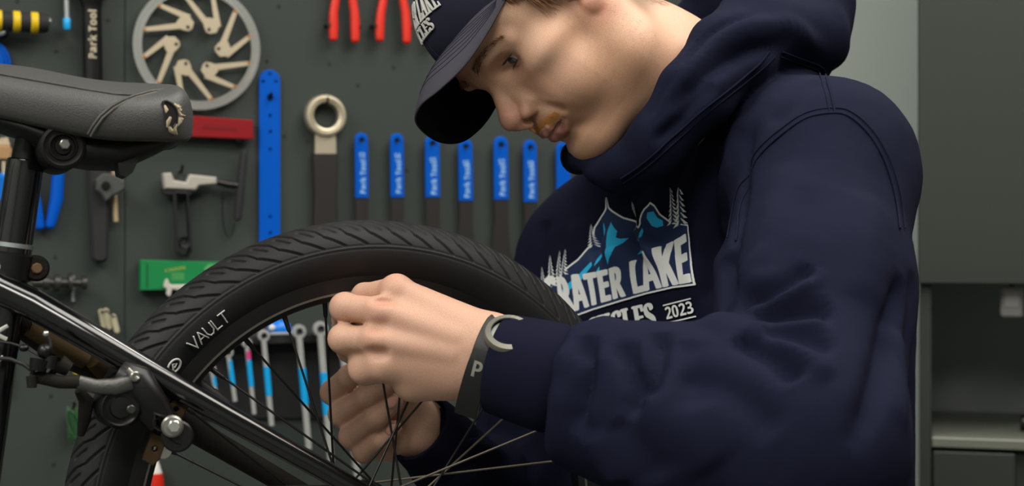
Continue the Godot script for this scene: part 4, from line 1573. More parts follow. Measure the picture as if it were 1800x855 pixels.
func saddle(root: Node3D, paint: Material, black: Material, bolt: Material) -> void:
	var s := Node3D.new()
	s.name = "saddle"
	root.add_child(s, true)
	var leather := grained(mat("saddle_leather", rgb(66, 66, 65), 0.5), noise_tex(41, 0.09, 2, 512, 0.0, 1.0, FastNoiseLite.TYPE_CELLULAR), 0.035, 22.0)
	var base_m := mat("saddle_base", rgb(12, 12, 12), 0.6)
	# stations: pixel x, top, seam, lower edge, half width in metres
	var stn := [[-260, 82, 92, 150, 0.016], [-240, 80, 96, 165, 0.024], [-160, 92, 106, 176, 0.034], [-80, 103, 117, 188, 0.042], [0, 113, 131, 200, 0.052], [50, 119, 140, 212, 0.058], [100, 129, 149, 224, 0.063], [150, 139, 158, 235, 0.067], [200, 145, 166, 240, 0.069], [240, 147, 168, 241, 0.069], [275, 149, 165, 242, 0.066], [300, 151, 161, 243, 0.061], [316, 157, 166, 242, 0.052], [325, 170, 179, 236, 0.042], [331, 189, 196, 227, 0.03], [333, 204, 208, 216, 0.016]]
	var shells := []
	for q in stn:
		var w: float = q[4]
		var yt := bk(q[0], q[1], 0.0)
		# heights are read on the plane where they show: crown in the middle, seam and edge on the near side
		var ys := bk(q[0], q[2], w * 0.86).y
		var yb := bk(q[0], q[3], w * 0.93).y
		var x := yt.x
		var half := [Vector2(0.0, yt.y), Vector2(0.3, lerpf(yt.y, ys, 0.10)), Vector2(0.55, lerpf(yt.y, ys, 0.38)), Vector2(0.75, lerpf(yt.y, ys, 0.74)), Vector2(0.86, ys), Vector2(0.95, lerpf(ys, yb, 0.12)), Vector2(1.0, lerpf(ys, yb, 0.32)), Vector2(1.01, lerpf(ys, yb, 0.55)), Vector2(0.985, lerpf(ys, yb, 0.8)), Vector2(0.94, yb), Vector2(0.86, yb - 0.003), Vector2(0.6, yb - 0.001)]
		var row := PackedVector3Array()
		for i in half.size():
			row.append(Vector3(x, half[i].y, half[i].x * w))
		for i in range(half.size() - 1, 0, -1):
			row.append(Vector3(x, half[i].y, -half[i].x * w))
		shells.append(row)
	# refine between the stations
	var rows := []
	for i in shells.size() - 1:
		var n0: PackedVector3Array = shells[maxi(i - 1, 0)]
		var n1: PackedVector3Array = shells[i]
		var n2: PackedVector3Array = shells[i + 1]
		var n3: PackedVector3Array = shells[mini(i + 2, shells.size() - 1)]
		for k in 4:
			var row := PackedVector3Array()
			for j in n1.size():
				row.append(n1[j].cubic_interpolate(n2[j], n0[j], n3[j], k / 4.0))
			rows.append(row)
	rows.append(shells[shells.size() - 1])
	var b := B.new()
	b.grid(rows, true, true)
	put(b, "cover", leather, s)
	# stitched seams, raised welts
	var welt := mat("seam_thread", rgb(88, 84, 76), 0.7)
	for side in [1.0, -1.0]:
		b = B.new()
		var pts := []
		for q in stn.slice(1, 10):
			var p := bk(q[0], q[2], q[4] * 0.86 * side if side > 0 else q[4] * 0.86)
			p.z = q[4] * 0.865 * side
			pts.append(p + Vector3(0, 0.0004, 0))
		b.tube(pts, 0.0011, 6)
		put(b, "seam", leather, s)
	for o in [0.0, 5.0]:
		b = B.new()
		var pts := []
		for q in [[155, 236, 0.064], [163, 222, 0.068], [176, 204, 0.0695], [196, 187, 0.0688], [216, 176, 0.066], [236, 168, 0.0615], [266, 160, 0.053], [296, 156, 0.037], [312, 157, 0.02]]:
			var p := bk(q[0] + o * 0.9, q[1] + o * 0.7, q[2])
			pts.append(p)
		b.tube(pts, 0.0012, 6)
		put(b, "welt", leather if o == 0.0 else welt, s)
	# torn tail corner: dark hole with pale ragged cloth
	var hole := mat("tear_dark", rgb(16, 15, 15), 0.9)
	var rag := mat("torn_cloth", rgb(176, 162, 136), 0.9)
	b = B.new()
	var skin_at := func(px: float, py: float, lift: float) -> Vector3:      # on the cover's near side
		var e := bike_xf().affine_inverse() * Vector3(0, EYE, 0)
		var d := (bk(px, py, 0.05) - e).normalized()
		var best := 9.0
		for i in rows.size() - 1:
			for j in 12:
				for t in [[rows[i][j], rows[i][j + 1], rows[i + 1][j]], [rows[i][j + 1], rows[i + 1][j + 1], rows[i + 1][j]]]:
					var q = Geometry3D.ray_intersects_triangle(e, d, t[0], t[1], t[2])
					if q != null:
						best = minf(best, e.distance_to(q))
		return e + d * (best - lift) if best < 9.0 else bk(px, py, 0.02)
	var rim_pts := [[286, 180], [292, 178], [301, 182], [309, 190], [313, 202], [311, 216], [305, 226], [298, 222], [293, 210], [291, 196]]
	for i in rim_pts.size():
		var p0: Array = rim_pts[i]
		var p1: Array = rim_pts[(i + 1) % rim_pts.size()]
		var q0: Vector3 = skin_at.call(p0[0], p0[1], 0.0014)
		var q1: Vector3 = skin_at.call(p1[0], p1[1], 0.0014)
		var mid: Vector3 = skin_at.call(302, 202, 0.0010)
		b.face([q0, q1, mid], Vector3(0.5, 0, 0.86))
		b.tube([q0, q1], 0.0011, 5)
	put(b, "tear", hole, s)
	b = B.new()
	for q in [[306, 183, 312, 190, 318, 188], [312, 192, 316, 203, 325, 204], [314, 204, 316, 214, 312, 222], [310, 218, 306, 228, 311, 237], [300, 206, 296, 214, 294, 224], [289, 186, 293, 194, 291, 199], [297, 222, 300, 230, 308, 236], [312, 184, 316, 196, 319, 193], [313, 206, 320, 210, 317, 216]]:
		var ps := []
		for i in 3:
			ps.append(skin_at.call(q[i * 2], q[i * 2 + 1], 0.0016 + 0.0012 * (i % 2)))
		b.tube(ps, [0.0012, 0.0019, 0.0007], 5, true, 0.6)
	put(b, "torn_edge", rag, s, "pale torn cloth at the tail corner")
	# plastic base under the cover
	b = B.new()
	var low := [[-220, 170, 176, 0.016], [-100, 190, 205, 0.03], [0, 204, 228, 0.042], [40, 216, 240, 0.048], [90, 228, 268, 0.05], [125, 236, 290, 0.05], [160, 239, 296, 0.05], [205, 240, 297, 0.048], [240, 240, 284, 0.046], [270, 240, 270, 0.046], [300, 240, 254, 0.04], [316, 238, 243, 0.032]]
	var lr := []
	for q in low:
		var t := bk(q[0], q[1], 0.0)
		var u := bk(q[0], q[2], q[3] * 0.7)
		var row := PackedVector3Array()
		for i in 16:
			var w := TAU * i / 16.0
			row.append(Vector3(t.x, (t.y + u.y) / 2.0 + sin(w) * (t.y - u.y) / 2.0, signf(cos(w)) * pow(absf(cos(w)), 0.6) * q[3]))
		lr.append(row)
	b.grid(lr, true, true)
	put(b, "base", base_m, s)
	b = B.new()
	b.prism(PackedVector2Array([Vector2(-0.006, 0.006), Vector2(0.012, 0.01), Vector2(0.006, -0.004), Vector2(0.001, -0.008), Vector2(-0.004, -0.006)]), -0.02, 0.02, z_axis(bk(216, 296, 0.02)))
	put(b, "tab", base_m, s)
	# clamp under the saddle: a pivot with a big round side cap
	b = B.new()
	b.tube([bk(60, 205, -0.02), bk(95, 225, 0.0), bk(140, 250, 0.0)], [0.016, 0.017, 0.012], 16)
	b.tube([bk(58, 226), bk(100, 258)], [0.015, 0.017], 18)
	put(b, "clamp", black, s)
	b = B.new()
	b.lathe([Vector2(0, -0.05), Vector2(0.0215, -0.05), Vector2(0.0215, 0.014), Vector2(0.0205, 0.0165), Vector2(0.0178, 0.0175), Vector2(0.0168, 0.0165), Vector2(0.0135, 0.0165), Vector2(0.0125, 0.018), Vector2(0.0115, 0.018), Vector2(0.0105, 0.015), Vector2(0.0075, 0.0145), Vector2(0.007, 0.017), Vector2(0, 0.017)], along(bk(107, 261, 0.036), Vector3(0.05, 0.02, 1)).scaled_local(Vector3(0.82, 0.82, 1)), 36)
	put(b, "side_cap", mat("worn_black", rgb(20, 19, 19), 0.45, 0.0, {"metallic_specular": 0.3}), s)
	b = B.new()
	b.disc(0.0042, 0.016, 0.02, along(bk(110, 257, 0.036), Vector3(0.05, 0.02, 1)), 6, 0.0008)
	put(b, "bolt", bolt, s)
	b = B.new()
	b.tube([bk(100, 240, 0.012), bk(160, 262, 0.024), bk(205, 262, 0.03), bk(235, 248, 0.034)], 0.0035, 10)
	b.tube([bk(100, 240, -0.012), bk(160, 262, -0.024), bk(205, 262, -0.03), bk(235, 248, -0.034)], 0.0035, 10)
	put(b, "rail", black, s)

func brake(root: Node3D, black: Material, bolt: Material, dirt: Material, dusty: Material) -> void:
	var k := Node3D.new()
	k.name = "rear_brake"
	root.add_child(k, true)
	var alloy := grained(mat("worn_alloy", rgb(92, 92, 90), 0.42, 0.7), noise_tex(51, 0.05, 3, 256), 0.02, 20.0)
	# arm that sweeps from the cable anchor to the pivot
	var b := B.new()
	b.tube([bk(52, 664, 0.062), bk(70, 664, 0.063), bk(105, 672, 0.064), bk(140, 672, 0.066)], [0.0035, 0.0050, 0.0050, 0.0052], 12, true, 0.7, Vector3(0, 1, 0))
	put(b, "arm", dusty, k)
	b = B.new()
	b.tube([bk(138, 672, 0.066), bk(168, 680, 0.067), bk(202, 681, 0.068), bk(230, 673, 0.066)], [0.0052, 0.0056, 0.0068, 0.0066], 14, true, 0.65, Vector3(0, 1, 0))
	put(b, "arm", alloy, k, "bare silver end of the brake arm")
	b = B.new()
	b.lathe([Vector2(0, -0.03), Vector2(0.0155, -0.03), Vector2(0.0165, -0.028), Vector2(0.0165, 0.004), Vector2(0.014, 0.007), Vector2(0.013, 0.006), Vector2(0.009, 0.006), Vector2(0.008, 0.009), Vector2(0, 0.0095)], along(bk(210, 716, 0.062), Vector3(0.1, 0.05, 1)), 26)
	put(b, "pivot", black, k)
	b = B.new()
	b.disc(0.0035, 0.009, 0.0115, along(bk(226, 719, 0.062), Vector3(0.1, 0.05, 1)), 10, 0.0008)
	put(b, "pivot_bolt", mat("greasy_steel", rgb(70, 70, 68), 0.4, 0.7), k)
	# body of the caliper
	b = B.new()
	b.tube([bk(210, 664, 0.05), bk(236, 676, 0.055), bk(262, 712, 0.056), bk(284, 742, 0.056)], [0.014, 0.0172, 0.015, 0.0125], 14, true, 0.8, Vector3(0, 1, 0))
	put(b, "caliper", black, k)
	b = B.new()
	b.tube([bk(224, 650, 0.068), bk(242, 668, 0.07)], [0.0028, 0.0028], 8)
	b.disc(0.0042, 0, 0.004, along(bk(236, 662, 0.068), Vector3(0.2, 0, 1)), 12, 0.001)
	put(b, "barrel", bolt, k)
	b = B.new()
	b.prism(_flat([[270, 725], [296, 734], [312, 752], [322, 775], [318, 784], [306, 780], [288, 764], [270, 748]], 0.07), -0.004, 0.004, z_axis(bk(296, 754, 0.07)), 0.0015, [_flat_ring([283, 744], [296, 754], 0.0045)])
	put(b, "pad_link", dusty, k)
	b = B.new()
	b.disc(0.0085, -0.01, 0.004, along(bk(303, 750, 0.074), Vector3(-0.1, 0.05, 1)), 20, 0.0015)
	put(b, "washer", bolt, k)
	b = B.new()
	b.disc(0.0052, 0.003, 0.009, along(bk(306, 749, 0.074), Vector3(-0.1, 0.05, 1)), 6, 0.001)
	put(b, "pad_bolt", mat("bright_bolt", rgb(205, 205, 200), 0.25, 0.9), k, "bright silver bolt head")
	b = B.new()
	b.disc(0.0125, -0.006, 0.0, along(bk(312, 768, 0.073), Vector3(-0.1, 0.05, 1)), 22, 0.0015)
	put(b, "washer", black, k)
	# two muddy pad ends, and the block between them
	b = B.new()
	b.prism(_flat([[306, 694], [332, 710], [318, 738], [290, 726]], 0.04), -0.006, 0.006, z_axis(bk(311, 716, 0.04)), 0.0012, [_flat_ring([309, 719], [311, 716], 0.0022)])
	put(b, "pad", dirt, k)
	b = B.new()
	b.prism(_flat([[266, 760], [292, 772], [280, 806], [268, 818], [250, 808]], 0.04), -0.006, 0.006, z_axis(bk(270, 790, 0.04)), 0.0012, [_flat_ring([271, 789], [270, 790], 0.0022)])
	put(b, "pad", dirt, k)
	b = B.new()
	b.prism(_flat([[298, 704], [312, 712], [280, 784], [262, 774]], 0.03), -0.007, 0.007, z_axis(bk(288, 744, 0.03)), 0.001)
	put(b, "pad_block", mat("black_rubber", rgb(20, 20, 21)), k)
	b = B.new()
	b.disc(0.007, -0.004, 0.002, along(bk(287, 792, 0.028), Vector3(0.3, 0, 1)), 18, 0.001)
	put(b, "spacer", mat("white_plastic", rgb(225, 222, 215)), k, "white plastic spacer")
	# cable, barrel and anchor at the left end
	b = B.new()
	b.tube([bk(-20, 598, 0.05), bk(20, 604, 0.055), bk(45, 612, 0.06), bk(72, 628, 0.064)], 0.0009, 6)
	b.tube([bk(-20, 628, 0.06), bk(18, 632, 0.062), bk(42, 641, 0.064), bk(60, 655, 0.066)], 0.0016, 6)
	b.tube([bk(82, 588, 0.064), bk(88, 600, 0.064), bk(90, 618, 0.065), bk(84, 632, 0.066)], 0.0013, 6)
	put(b, "cable", mat("black_rubber", rgb(20, 20, 21)), k)
	b = B.new()
	b.ball(bk(81, 587, 0.064), Vector3.ONE * 0.0026, Basis.IDENTITY, 10, 6)
	put(b, "cable_end", mat("bright_bolt", rgb(205, 205, 200)), k, "bright cable end")
	b = B.new()
	b.ball(bk(42, 612, 0.06), Vector3(0.004, 0.003, 0.004), Basis.IDENTITY, 10, 6)
	b.ball(bk(79, 618, 0.066), Vector3(0.0056, 0.006, 0.006), Basis.IDENTITY, 12, 8)
	b.tube([bk(70, 632, 0.066), bk(66, 652, 0.066)], [0.0075, 0.0062], 12)
	b.tube([bk(90, 626, 0.066), bk(86, 648, 0.066)], [0.0048, 0.0052], 10)
	put(b, "anchor", black, k)
	b = B.new()
	b.tube([bk(56, 662, 0.066), bk(56, 682, 0.066)], [0.0042, 0.0036], 10)
	b.tube([bk(104, 640, 0.06), bk(122, 650, 0.06)], [0.0075, 0.0055], 8)
	b.tube([bk(88, 660, 0.06), bk(106, 640, 0.06)], [0.0025, 0.0025], 8)
	put(b, "anchor_bolt", dusty, k)
	b = B.new()
	b.tube([bk(138, 686, 0.05), bk(152, 705, 0.045), bk(148, 740, 0.04), bk(142, 765, 0.035)], [0.0035, 0.006, 0.005, 0.003], 8)
	put(b, "bracket", dusty, k)

func _flat(ps: Array, off: float) -> PackedVector2Array:
	var m := Vector2.ZERO
	var o := PackedVector2Array()
	for p in ps:
		m += Vector2(p[0], p[1])
	# outline around the point at which the part is placed (given by the same pixels' centre)
	var at0 := {4: [311, 716], 5: [270, 790], 8: [296, 754]}
	var c: Array = at0[ps.size()]
	if ps.size() == 4 and absf(m.x / 4.0 - 311.0) > 10.0:
		c = [288, 744]
	var k := bk(c[0], c[1], off)
	for p in ps:
		var q := bk(p[0], p[1], off) - k
		o.append(Vector2(q.x, q.y))
	return o

func _flat_ring(p: Array, c: Array, r: float) -> PackedVector2Array:
	var q := bk(p[0], p[1], 0.05) - bk(c[0], c[1], 0.05)
	return ring(Vector2(q.x, q.y), r, 12)

# ------------------------------------------------------------------ the mechanic
# The head is shaped in its own axes (millimetres: x to his left, y up, z ahead) and set by HEAD.
var HEAD := Transform3D(Basis(Vector3(0.2813, 0.2630, 0.9229), Vector3(-0.8204, 0.5649, 0.0891), Vector3(-0.4979, -0.7821, 0.3746)) * Basis.from_scale(Vector3.ONE * 0.00097), Vector3(0.0457, EYE + 0.193, -1.33))
var NAVY := rgb(25, 27, 44)

func hd(x: float, y: float, z: float) -> Vector3:
	return HEAD * Vector3(x, y, z)

func V(x: float, y: float, z: float) -> Vector3:
	return Vector3(x, y, z)

func build_person() -> void:
	var root := thing("person", "young man in navy hoodie and cap leaning over the wheel, both hands at its spokes", "person", Transform3D(Basis.IDENTITY, Vector3(0.21, 0, -1.48)))
	var skin_noise := noise_tex(61, 0.12, 4)
	var skin := mat("skin", Color(1, 1, 1), 0.5, 0.0, {"vertex_color_use_as_albedo": true, "subsurf_scatter_enabled": true, "subsurf_scatter_strength": 0.12})
	skin.metallic_specular = 0.4
	grained(skin, skin_noise, 0.010, 34.0)
	var mottle := noise_tex(62, 0.07, 4, 512, 0.72, 1.14)
	skin.albedo_texture = mottle
	var head := make_head()
	var face := head.duplicate_prims()
	var lh := make_left_hand()
	var rh := make_right_hand()
	var hood := make_hoodie()
	var core := make_core()
	var legs := make_legs()
	var jobs := [
		func() -> void: head.mesh(V(-95, -215, -120), V(95, 150, 135), 2.6, AABB(V(-24, -78, 48), V(88, 132, 82)).grow(-4.0)),
		func() -> void: face.mesh(V(-24, -78, 48), V(64, 54, 130), 1.1),
		func() -> void: lh.mesh(at(520, 740, 1.4) - V(0, 0, 0), V(0.06, 1.36, -1.08), 0.0027),
		func() -> void: rh.mesh(V(-0.21, 1.12, -1.44), V(-0.02, 1.30, -1.24), 0.0027),
		func() -> void: hood.mesh(V(-0.12, 0.86, -1.78), V(0.47, 1.62, -0.93), 0.0042, AABB(), false),
		func() -> void: core.mesh(V(-0.15, 0.75, -1.8), V(0.5, 1.55, -0.95), 0.02),
		func() -> void: legs.mesh(V(-0.2, 0.0, -1.85), V(0.6, 1.02, -1.2), 0.012),
	]
	var ids := []
	for j in jobs:
		ids.append(WorkerThreadPool.add_task(j))
	for i in ids:
		WorkerThreadPool.wait_for_task_completion(i)
	var inv := root.transform.affine_inverse()
	var b := B.new()
	head.add_to(b, inv * HEAD, skin_colour)
	face.add_to(b, inv * HEAD, skin_colour)
	lh.add_to(b, inv, hand_colour)
	rh.add_to(b, inv, hand_colour)
	core.add_to(b, inv, hand_colour)
	lids(b, inv * HEAD)
	put(b, "body", skin, root)
	eyes(root, inv)
	nails(root, inv)
	hair(root, inv)
	cap(root, inv)
	hoodie(root, inv, hood)
	watch(root, inv)
	b = B.new()
	legs.add_to(b, inv, func(_p: Vector3, _n: Vector3) -> Color: return Color.WHITE)
	put(b, "trousers", grained(mat("trouser_cloth", rgb(30, 31, 34), 0.9), noise_tex(63, 0.2, 2, 256), 0.03, 30.0), root)
	for s in [[0.12, -1.56], [0.30, -1.42]]:
		b = B.new()
		var xf := inv * Transform3D(Basis(Vector3.UP, PI + 0.2), Vector3(s[0], 0, s[1]))
		var rows := []
		for q in [[-0.085, 0.03, 0.05], [-0.07, 0.04, 0.09], [0.0, 0.042, 0.1], [0.07, 0.046, 0.075], [0.14, 0.048, 0.055], [0.18, 0.036, 0.04], [0.2, 0.015, 0.025]]:
			var row := PackedVector3Array()
			for i in 14:
				var w := TAU * i / 14.0
				row.append(xf * Vector3(q[0], maxf(q[2] * (0.5 + 0.5 * sin(w)), 0.0), cos(w) * q[1]))
			rows.append(row)
		b.grid(rows, true, true)
		put(b, "shoe", mat("shoe_leather", rgb(32, 30, 29), 0.6), root)

func skin_colour(p: Vector3, n: Vector3) -> Color:
	var c := Vector3(0.66, 0.39, 0.262)
	var blob := func(q: Vector3, r: float) -> float: return clampf(1.0 - p.distance_to(q) / r, 0.0, 1.0)
	# redder nose, cheeks, ears and lips; freckled stubble on jaw and lip
	var red: float = 0.9 * blob.call(V(0, -8, 106), 26.0) + 0.35 * blob.call(V(46, -4, 62), 34.0) + 0.8 * blob.call(V(74, -8, -2), 30.0) + 0.4 * blob.call(V(30, 22, 74), 18.0)
	c = c.lerp(Vector3(0.60, 0.25, 0.18), clampf(red, 0.0, 0.8))
	var jaw := smoothstep(-18.0, -45.0, p.y - 0.0) * smoothstep(8.0, 30.0, p.z) * smoothstep(-100.0, -80.0, p.y)
	var side := smoothstep(50.0, 64.0, absf(p.x)) * smoothstep(28.0, 5.0, absf(p.z - 22.0)) * smoothstep(45.0, 0.0, p.y) * smoothstep(-60.0, -20.0, p.y)
	c = c.lerp(Vector3(0.44, 0.235, 0.13), clampf(0.55 * jaw + 0.35 * side, 0.0, 0.7))
	# lips
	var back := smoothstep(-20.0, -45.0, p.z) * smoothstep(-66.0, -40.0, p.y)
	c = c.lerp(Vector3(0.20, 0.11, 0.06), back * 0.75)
	var lip := 0.0
	var ax := absf(p.x)
	if ax < 27.0 and p.z > 72.0:
		var up := lerpf(-35.0, -41.0, smoothstep(2.0, 26.0, ax))
		var lo := lerpf(-57.0, -44.5, smoothstep(5.0, 26.0, ax))
		lip = smoothstep(lo - 1.2, lo + 0.8, p.y) * smoothstep(up + 0.8, up - 1.0, p.y)
	c = c.lerp(Vector3(0.38, 0.15, 0.13), lip * 0.85)
	# a small red spot on the neck side and the lashes' dark line
	c = c.lerp(Vector3(0.5, 0.08, 0.05), smoothstep(2.6, 1.2, p.distance_to(V(60, -52, 22))))
	return Color(c.x, c.y, c.z)

func hand_colour(p: Vector3, n: Vector3) -> Color:
	var c := Vector3(0.66, 0.39, 0.28)
	var red := 0.0
	for k in knuckles:
		red = maxf(red, clampf(1.0 - p.distance_to(k) / 0.016, 0.0, 1.0))
	c = c.lerp(Vector3(0.60, 0.23, 0.165), red * 0.75)
	return Color(c.x, c.y, c.z)

var knuckles := []

func make_head() -> Sdf:
	var s := Sdf.new()
	s.ell(V(0, 52, -8), V(75, 88, 98), 1.0)
	s.ell(V(0, 60, 40), V(62, 52, 48), 20.0)
	s.ell(V(0, -5, 38), V(59, 72, 47), 20.0)
	for x in [1.0, -1.0]:
		s.cap(V(53 * x, -56, 8), V(15 * x, -77, 72), 18, 14, 20.0)
		s.cap(V(56 * x, -10, 2), V(53 * x, -54, 8), 14, 17, 18.0)
		s.ell(V(49 * x, 6, 50), V(19, 14, 25), 18.0)
		s.ell(V(38 * x, -32, 56), V(23, 28, 26), 20.0)
	s.ell(V(0, -75, 68), V(21, 15, 20), 13.0)
	s.ell(V(0, -82, 48), V(42, 20, 44), 22.0)
	s.ell(V(0, -34, 70), V(29, 22, 25), 14.0)
	for x in [1.0, -1.0]:
		s.ell(V(25 * x, -45, 71), V(12, 13, 9), 10.0)
	for x in [1.0, -1.0]:
		s.chain([V(6 * x, 42, 84), V(28 * x, 44, 82), V(48 * x, 39, 65)], [7.5, 8, 7.5], 9.0)
	s.ell(V(0, 40, 82), V(12, 12, 10), 10.0)
	for x in [1.0, -1.0]:
		s.ell(V(34.5 * x, 24, 89), V(17.5, 13, 19.5), 8.0, Basis.IDENTITY, 1)
	# nose
	s.cap(V(0, 27, 81), V(0, -2, 103), 8, 9.2, 9.0)
	for x in [1.0, -1.0]:
		s.cap(V(7 * x, 18, 78), V(12 * x, -8, 88), 7, 8, 8.0)
	s.ell(V(0, -6, 104), V(11.5, 10.5, 12), 5.0)
	for x in [1.0, -1.0]:
		s.ell(V(13 * x, -12.5, 92.5), V(7, 7.2, 10.5), 4.0)
		s.cap(V(21.5 * x, -8, 92), V(21 * x, -20, 91), 1.2, 1.6, 4.0, 1)
	s.cap(V(0, -15, 106), V(0, -22, 99), 4.6, 4.2, 4.0)
	for x in [1.0, -1.0]:
		s.ell(V(8.6 * x, -20.0, 98.5), V(4.2, 5.0, 7.0), 2.0, Basis(Vector3(0, 1, 0), 0.35 * x), 1)
	# lips
	for x in [1.0, -1.0]:
		s.chain([V(0, -40.2, 94.6), V(9 * x, -39.6, 92.4), V(17 * x, -40.6, 85.5), V(24 * x, -41.2, 78)], [3.8, 3.6, 2.8, 1.4], 5.0)
		s.chain([V(0, -49, 91.4), V(9 * x, -48.5, 89), V(16.5 * x, -45.8, 83), V(23 * x, -43.2, 76)], [4.7, 4.3, 2.6, 0.8], 6.0)
	for x in [1.0, -1.0]:
		s.chain([V(0, -44.6, 98.6), V(9 * x, -44.0, 96.4), V(18 * x, -42.6, 88.5), V(25 * x, -41.4, 82.0)], [1.6, 1.5, 1.2, 0.8], 1.6, 1)
		s.cap(V(22 * x, -18, 91), V(33 * x, -36, 84), 1.0, 1.3, 9.0, 1)
	s.ell(V(0, -61, 98), V(18, 4.5, 7.5), 9.0, Basis.IDENTITY, 1)
	# ears
	for x in [1.0, -1.0]:
		s.chain([V(71 * x, 18, 6), V(77 * x, 36, 4), V(82 * x, 46, -8), V(85 * x, 38, -20), V(83 * x, 18, -22), V(78 * x, 2, -13), V(74 * x, -4, -2)], 4.2, 3.0)
		s.ell(V(73.5 * x, 18, -8), V(5, 20, 13), 5.0)
		s.ell(V(72.5 * x, -4, 0), V(5, 8.5, 7.5), 4.0)
		s.ell(V(79 * x, 14, -4), V(5, 9, 7), 3.0, Basis.IDENTITY, 1)
	# neck, turned towards the shoulders
	s.cap(V(54, -97, 58), V(61, -78, 42), 1.2, 1.2, 9.0, 1)
	s.chain([V(0, -20, -22), V(-20, -95, -38), V(-62, -215, -85)], [56, 58, 66], 22.0)
	s.cap(V(54, -18, -14), V(0, -180, -10), 16, 18, 24.0)
	s.cap(V(36, -62, 8), V(-6, -170, -22), 34, 46, 34.0)
	return s

const EYE_AT := Vector3(31, 25, 61.3)

func eye_dir(th: float, ps: float) -> Vector3:
	return Vector3(sin(deg_to_rad(th)) * cos(deg_to_rad(ps)), sin(deg_to_rad(ps)), cos(deg_to_rad(th)) * cos(deg_to_rad(ps)))

# the eyelids: shells round the eyeball, open along the slit
func lids(b: B, xf: Transform3D) -> void:
	for x in [1.0, -1.0]:
		for up in [1.0, -1.0]:
			var rows := []
			for k in 9:
				var row := PackedVector3Array()
				for i in 25:
					var s := i / 12.0 - 1.0
					var th := lerpf(-60.0, 74.0, (s + 1.0) / 2.0)
					var f := pow(maxf(1.0 - s * s, 0.0), 0.75)
					var edge := 3.0 + s * 2.0 + (14.0 * f if up > 0 else -25.0 * f)
					var add: float = [0.0, 0.0, 1.5, 5.0, 11.0, 17.0, 24.0, 36.0, 52.0][k]
					var rad: float = [11.9, 12.7, 13.3, 13.7, 14.0, 14.1, 13.4 if up > 0 else 13.9, 13.2, 10.5][k]
					rad -= 0.7 * pow(absf(s), 4.0) if k > 1 else 0.0
					var p := eye_dir(th, edge + up * add) * rad + EYE_AT
					row.append(Vector3(p.x * x, p.y, p.z))
				rows.append(row)
			b.col = skin_colour(V(30, 22, 74), Vector3.ZERO).darkened(0.12)
			var first := b.v.size()
			b.grid(rows, false, false, 1)
			# turn the normals away from the eyeball
			var c := Vector3(EYE_AT.x * x, EYE_AT.y, EYE_AT.z)
			var i0 := b.ix.size() - 8 * 24 * 6
			for i in range(first, b.v.size()):
				var q := b.v[i]
				if b.n[i].dot(q - c) < 0.0:
					b.n[i] = -b.n[i]
				b.v[i] = xf * q
				b.n[i] = (xf.basis * b.n[i]).normalized()
			for t in range(i0, b.ix.size(), 3):
				var g := (b.v[b.ix[t + 1]] - b.v[b.ix[t]]).cross(b.v[b.ix[t + 2]] - b.v[b.ix[t]])
				if g.dot(b.n[b.ix[t]]) > 0.0:
					var w := b.ix[t + 1]
					b.ix[t + 1] = b.ix[t + 2]
					b.ix[t + 2] = w
	b.col = Color.WHITE

func eyes(root: Node3D, inv: Transform3D) -> void:
	var m := mat("eyeball", Color(1, 1, 1), 0.12, 0.0, {"vertex_color_use_as_albedo": true, "clearcoat_enabled": true, "clearcoat": 0.8, "clearcoat_roughness": 0.05})
	var lash := mat("eyelash", rgb(60, 40, 28), 0.7)
	for x in [1.0, -1.0]:
		var b := B.new()
		var g := eye_dir(6.0 * x, -9.0)
		var fr := along(Vector3(EYE_AT.x * x, EYE_AT.y, EYE_AT.z), g)
		var rows := []
		for k in 41:
			var t: float = deg_to_rad([0.01, 3, 6, 9, 10.5, 12, 14, 17, 20, 23, 25.5, 27, 28.5, 30, 33, 37][k] if k < 16 else 37.0 + (k - 15) * 5.6)
			var r := 12.2
			if t < deg_to_rad(28):
				r += 0.5 * (1.0 - pow(t / deg_to_rad(28), 2.0))
			var row := PackedVector3Array()
			for i in 32:
				var w := TAU * i / 32.0
				row.append(inv * HEAD * fr * (Vector3(sin(t) * cos(w), sin(t) * sin(w), cos(t)) * r))
			rows.append(row)
		b.grid(rows, true, false)
		for i in b.v.size():
			var k := i / 32
			var c := Color(0.40, 0.35, 0.31)
			if k < 4:
				c = Color(0.004, 0.004, 0.004)
			elif k < 11:
				var z := 0.75 + 0.25 * sin(i * 2.3) * cos(i * 1.1)
				c = Color(0.05 * z, 0.06 * z, 0.055 * z)
			elif k < 13:
				c = Color(0.03, 0.03, 0.03)
			b.c[i] = c
		put(b, "eyeball", m, root)
		b = B.new()
		for up in [1.0, -1.0]:
			var n := 34 if up > 0 else 20
			for i in n:
				var s := lerpf(-0.85, 0.95, i / float(n - 1))
				var th := lerpf(-60.0, 74.0, (s + 1.0) / 2.0)
				var f := pow(maxf(1.0 - s * s, 0.0), 0.75)
				var edge := 3.0 + s * 2.0 + (14.0 * f if up > 0 else -25.0 * f)
				var p := eye_dir(th, edge) * 12.9
				var o := eye_dir(th + s * 12.0, edge + up * 10.0) * 13.8
				var d := (eye_dir(th + s * 14.0, edge - up * 14.0) + eye_dir(th, edge) * 0.2).normalized()
				var len_ := 5.5 if up > 0 else 2.6
				var pts := []
				for k in 3:
					var q := p + d * len_ * k * 0.35 + Vector3(0, up * 1.2 * k * k * 0.3, 0.9 * k)
					q += EYE_AT
					pts.append(inv * HEAD * Vector3(q.x * x, q.y, q.z))
				b.tube(pts, [0.00016, 0.00012, 0.00004], 4, false)
		put(b, "eyelashes", lash, root)

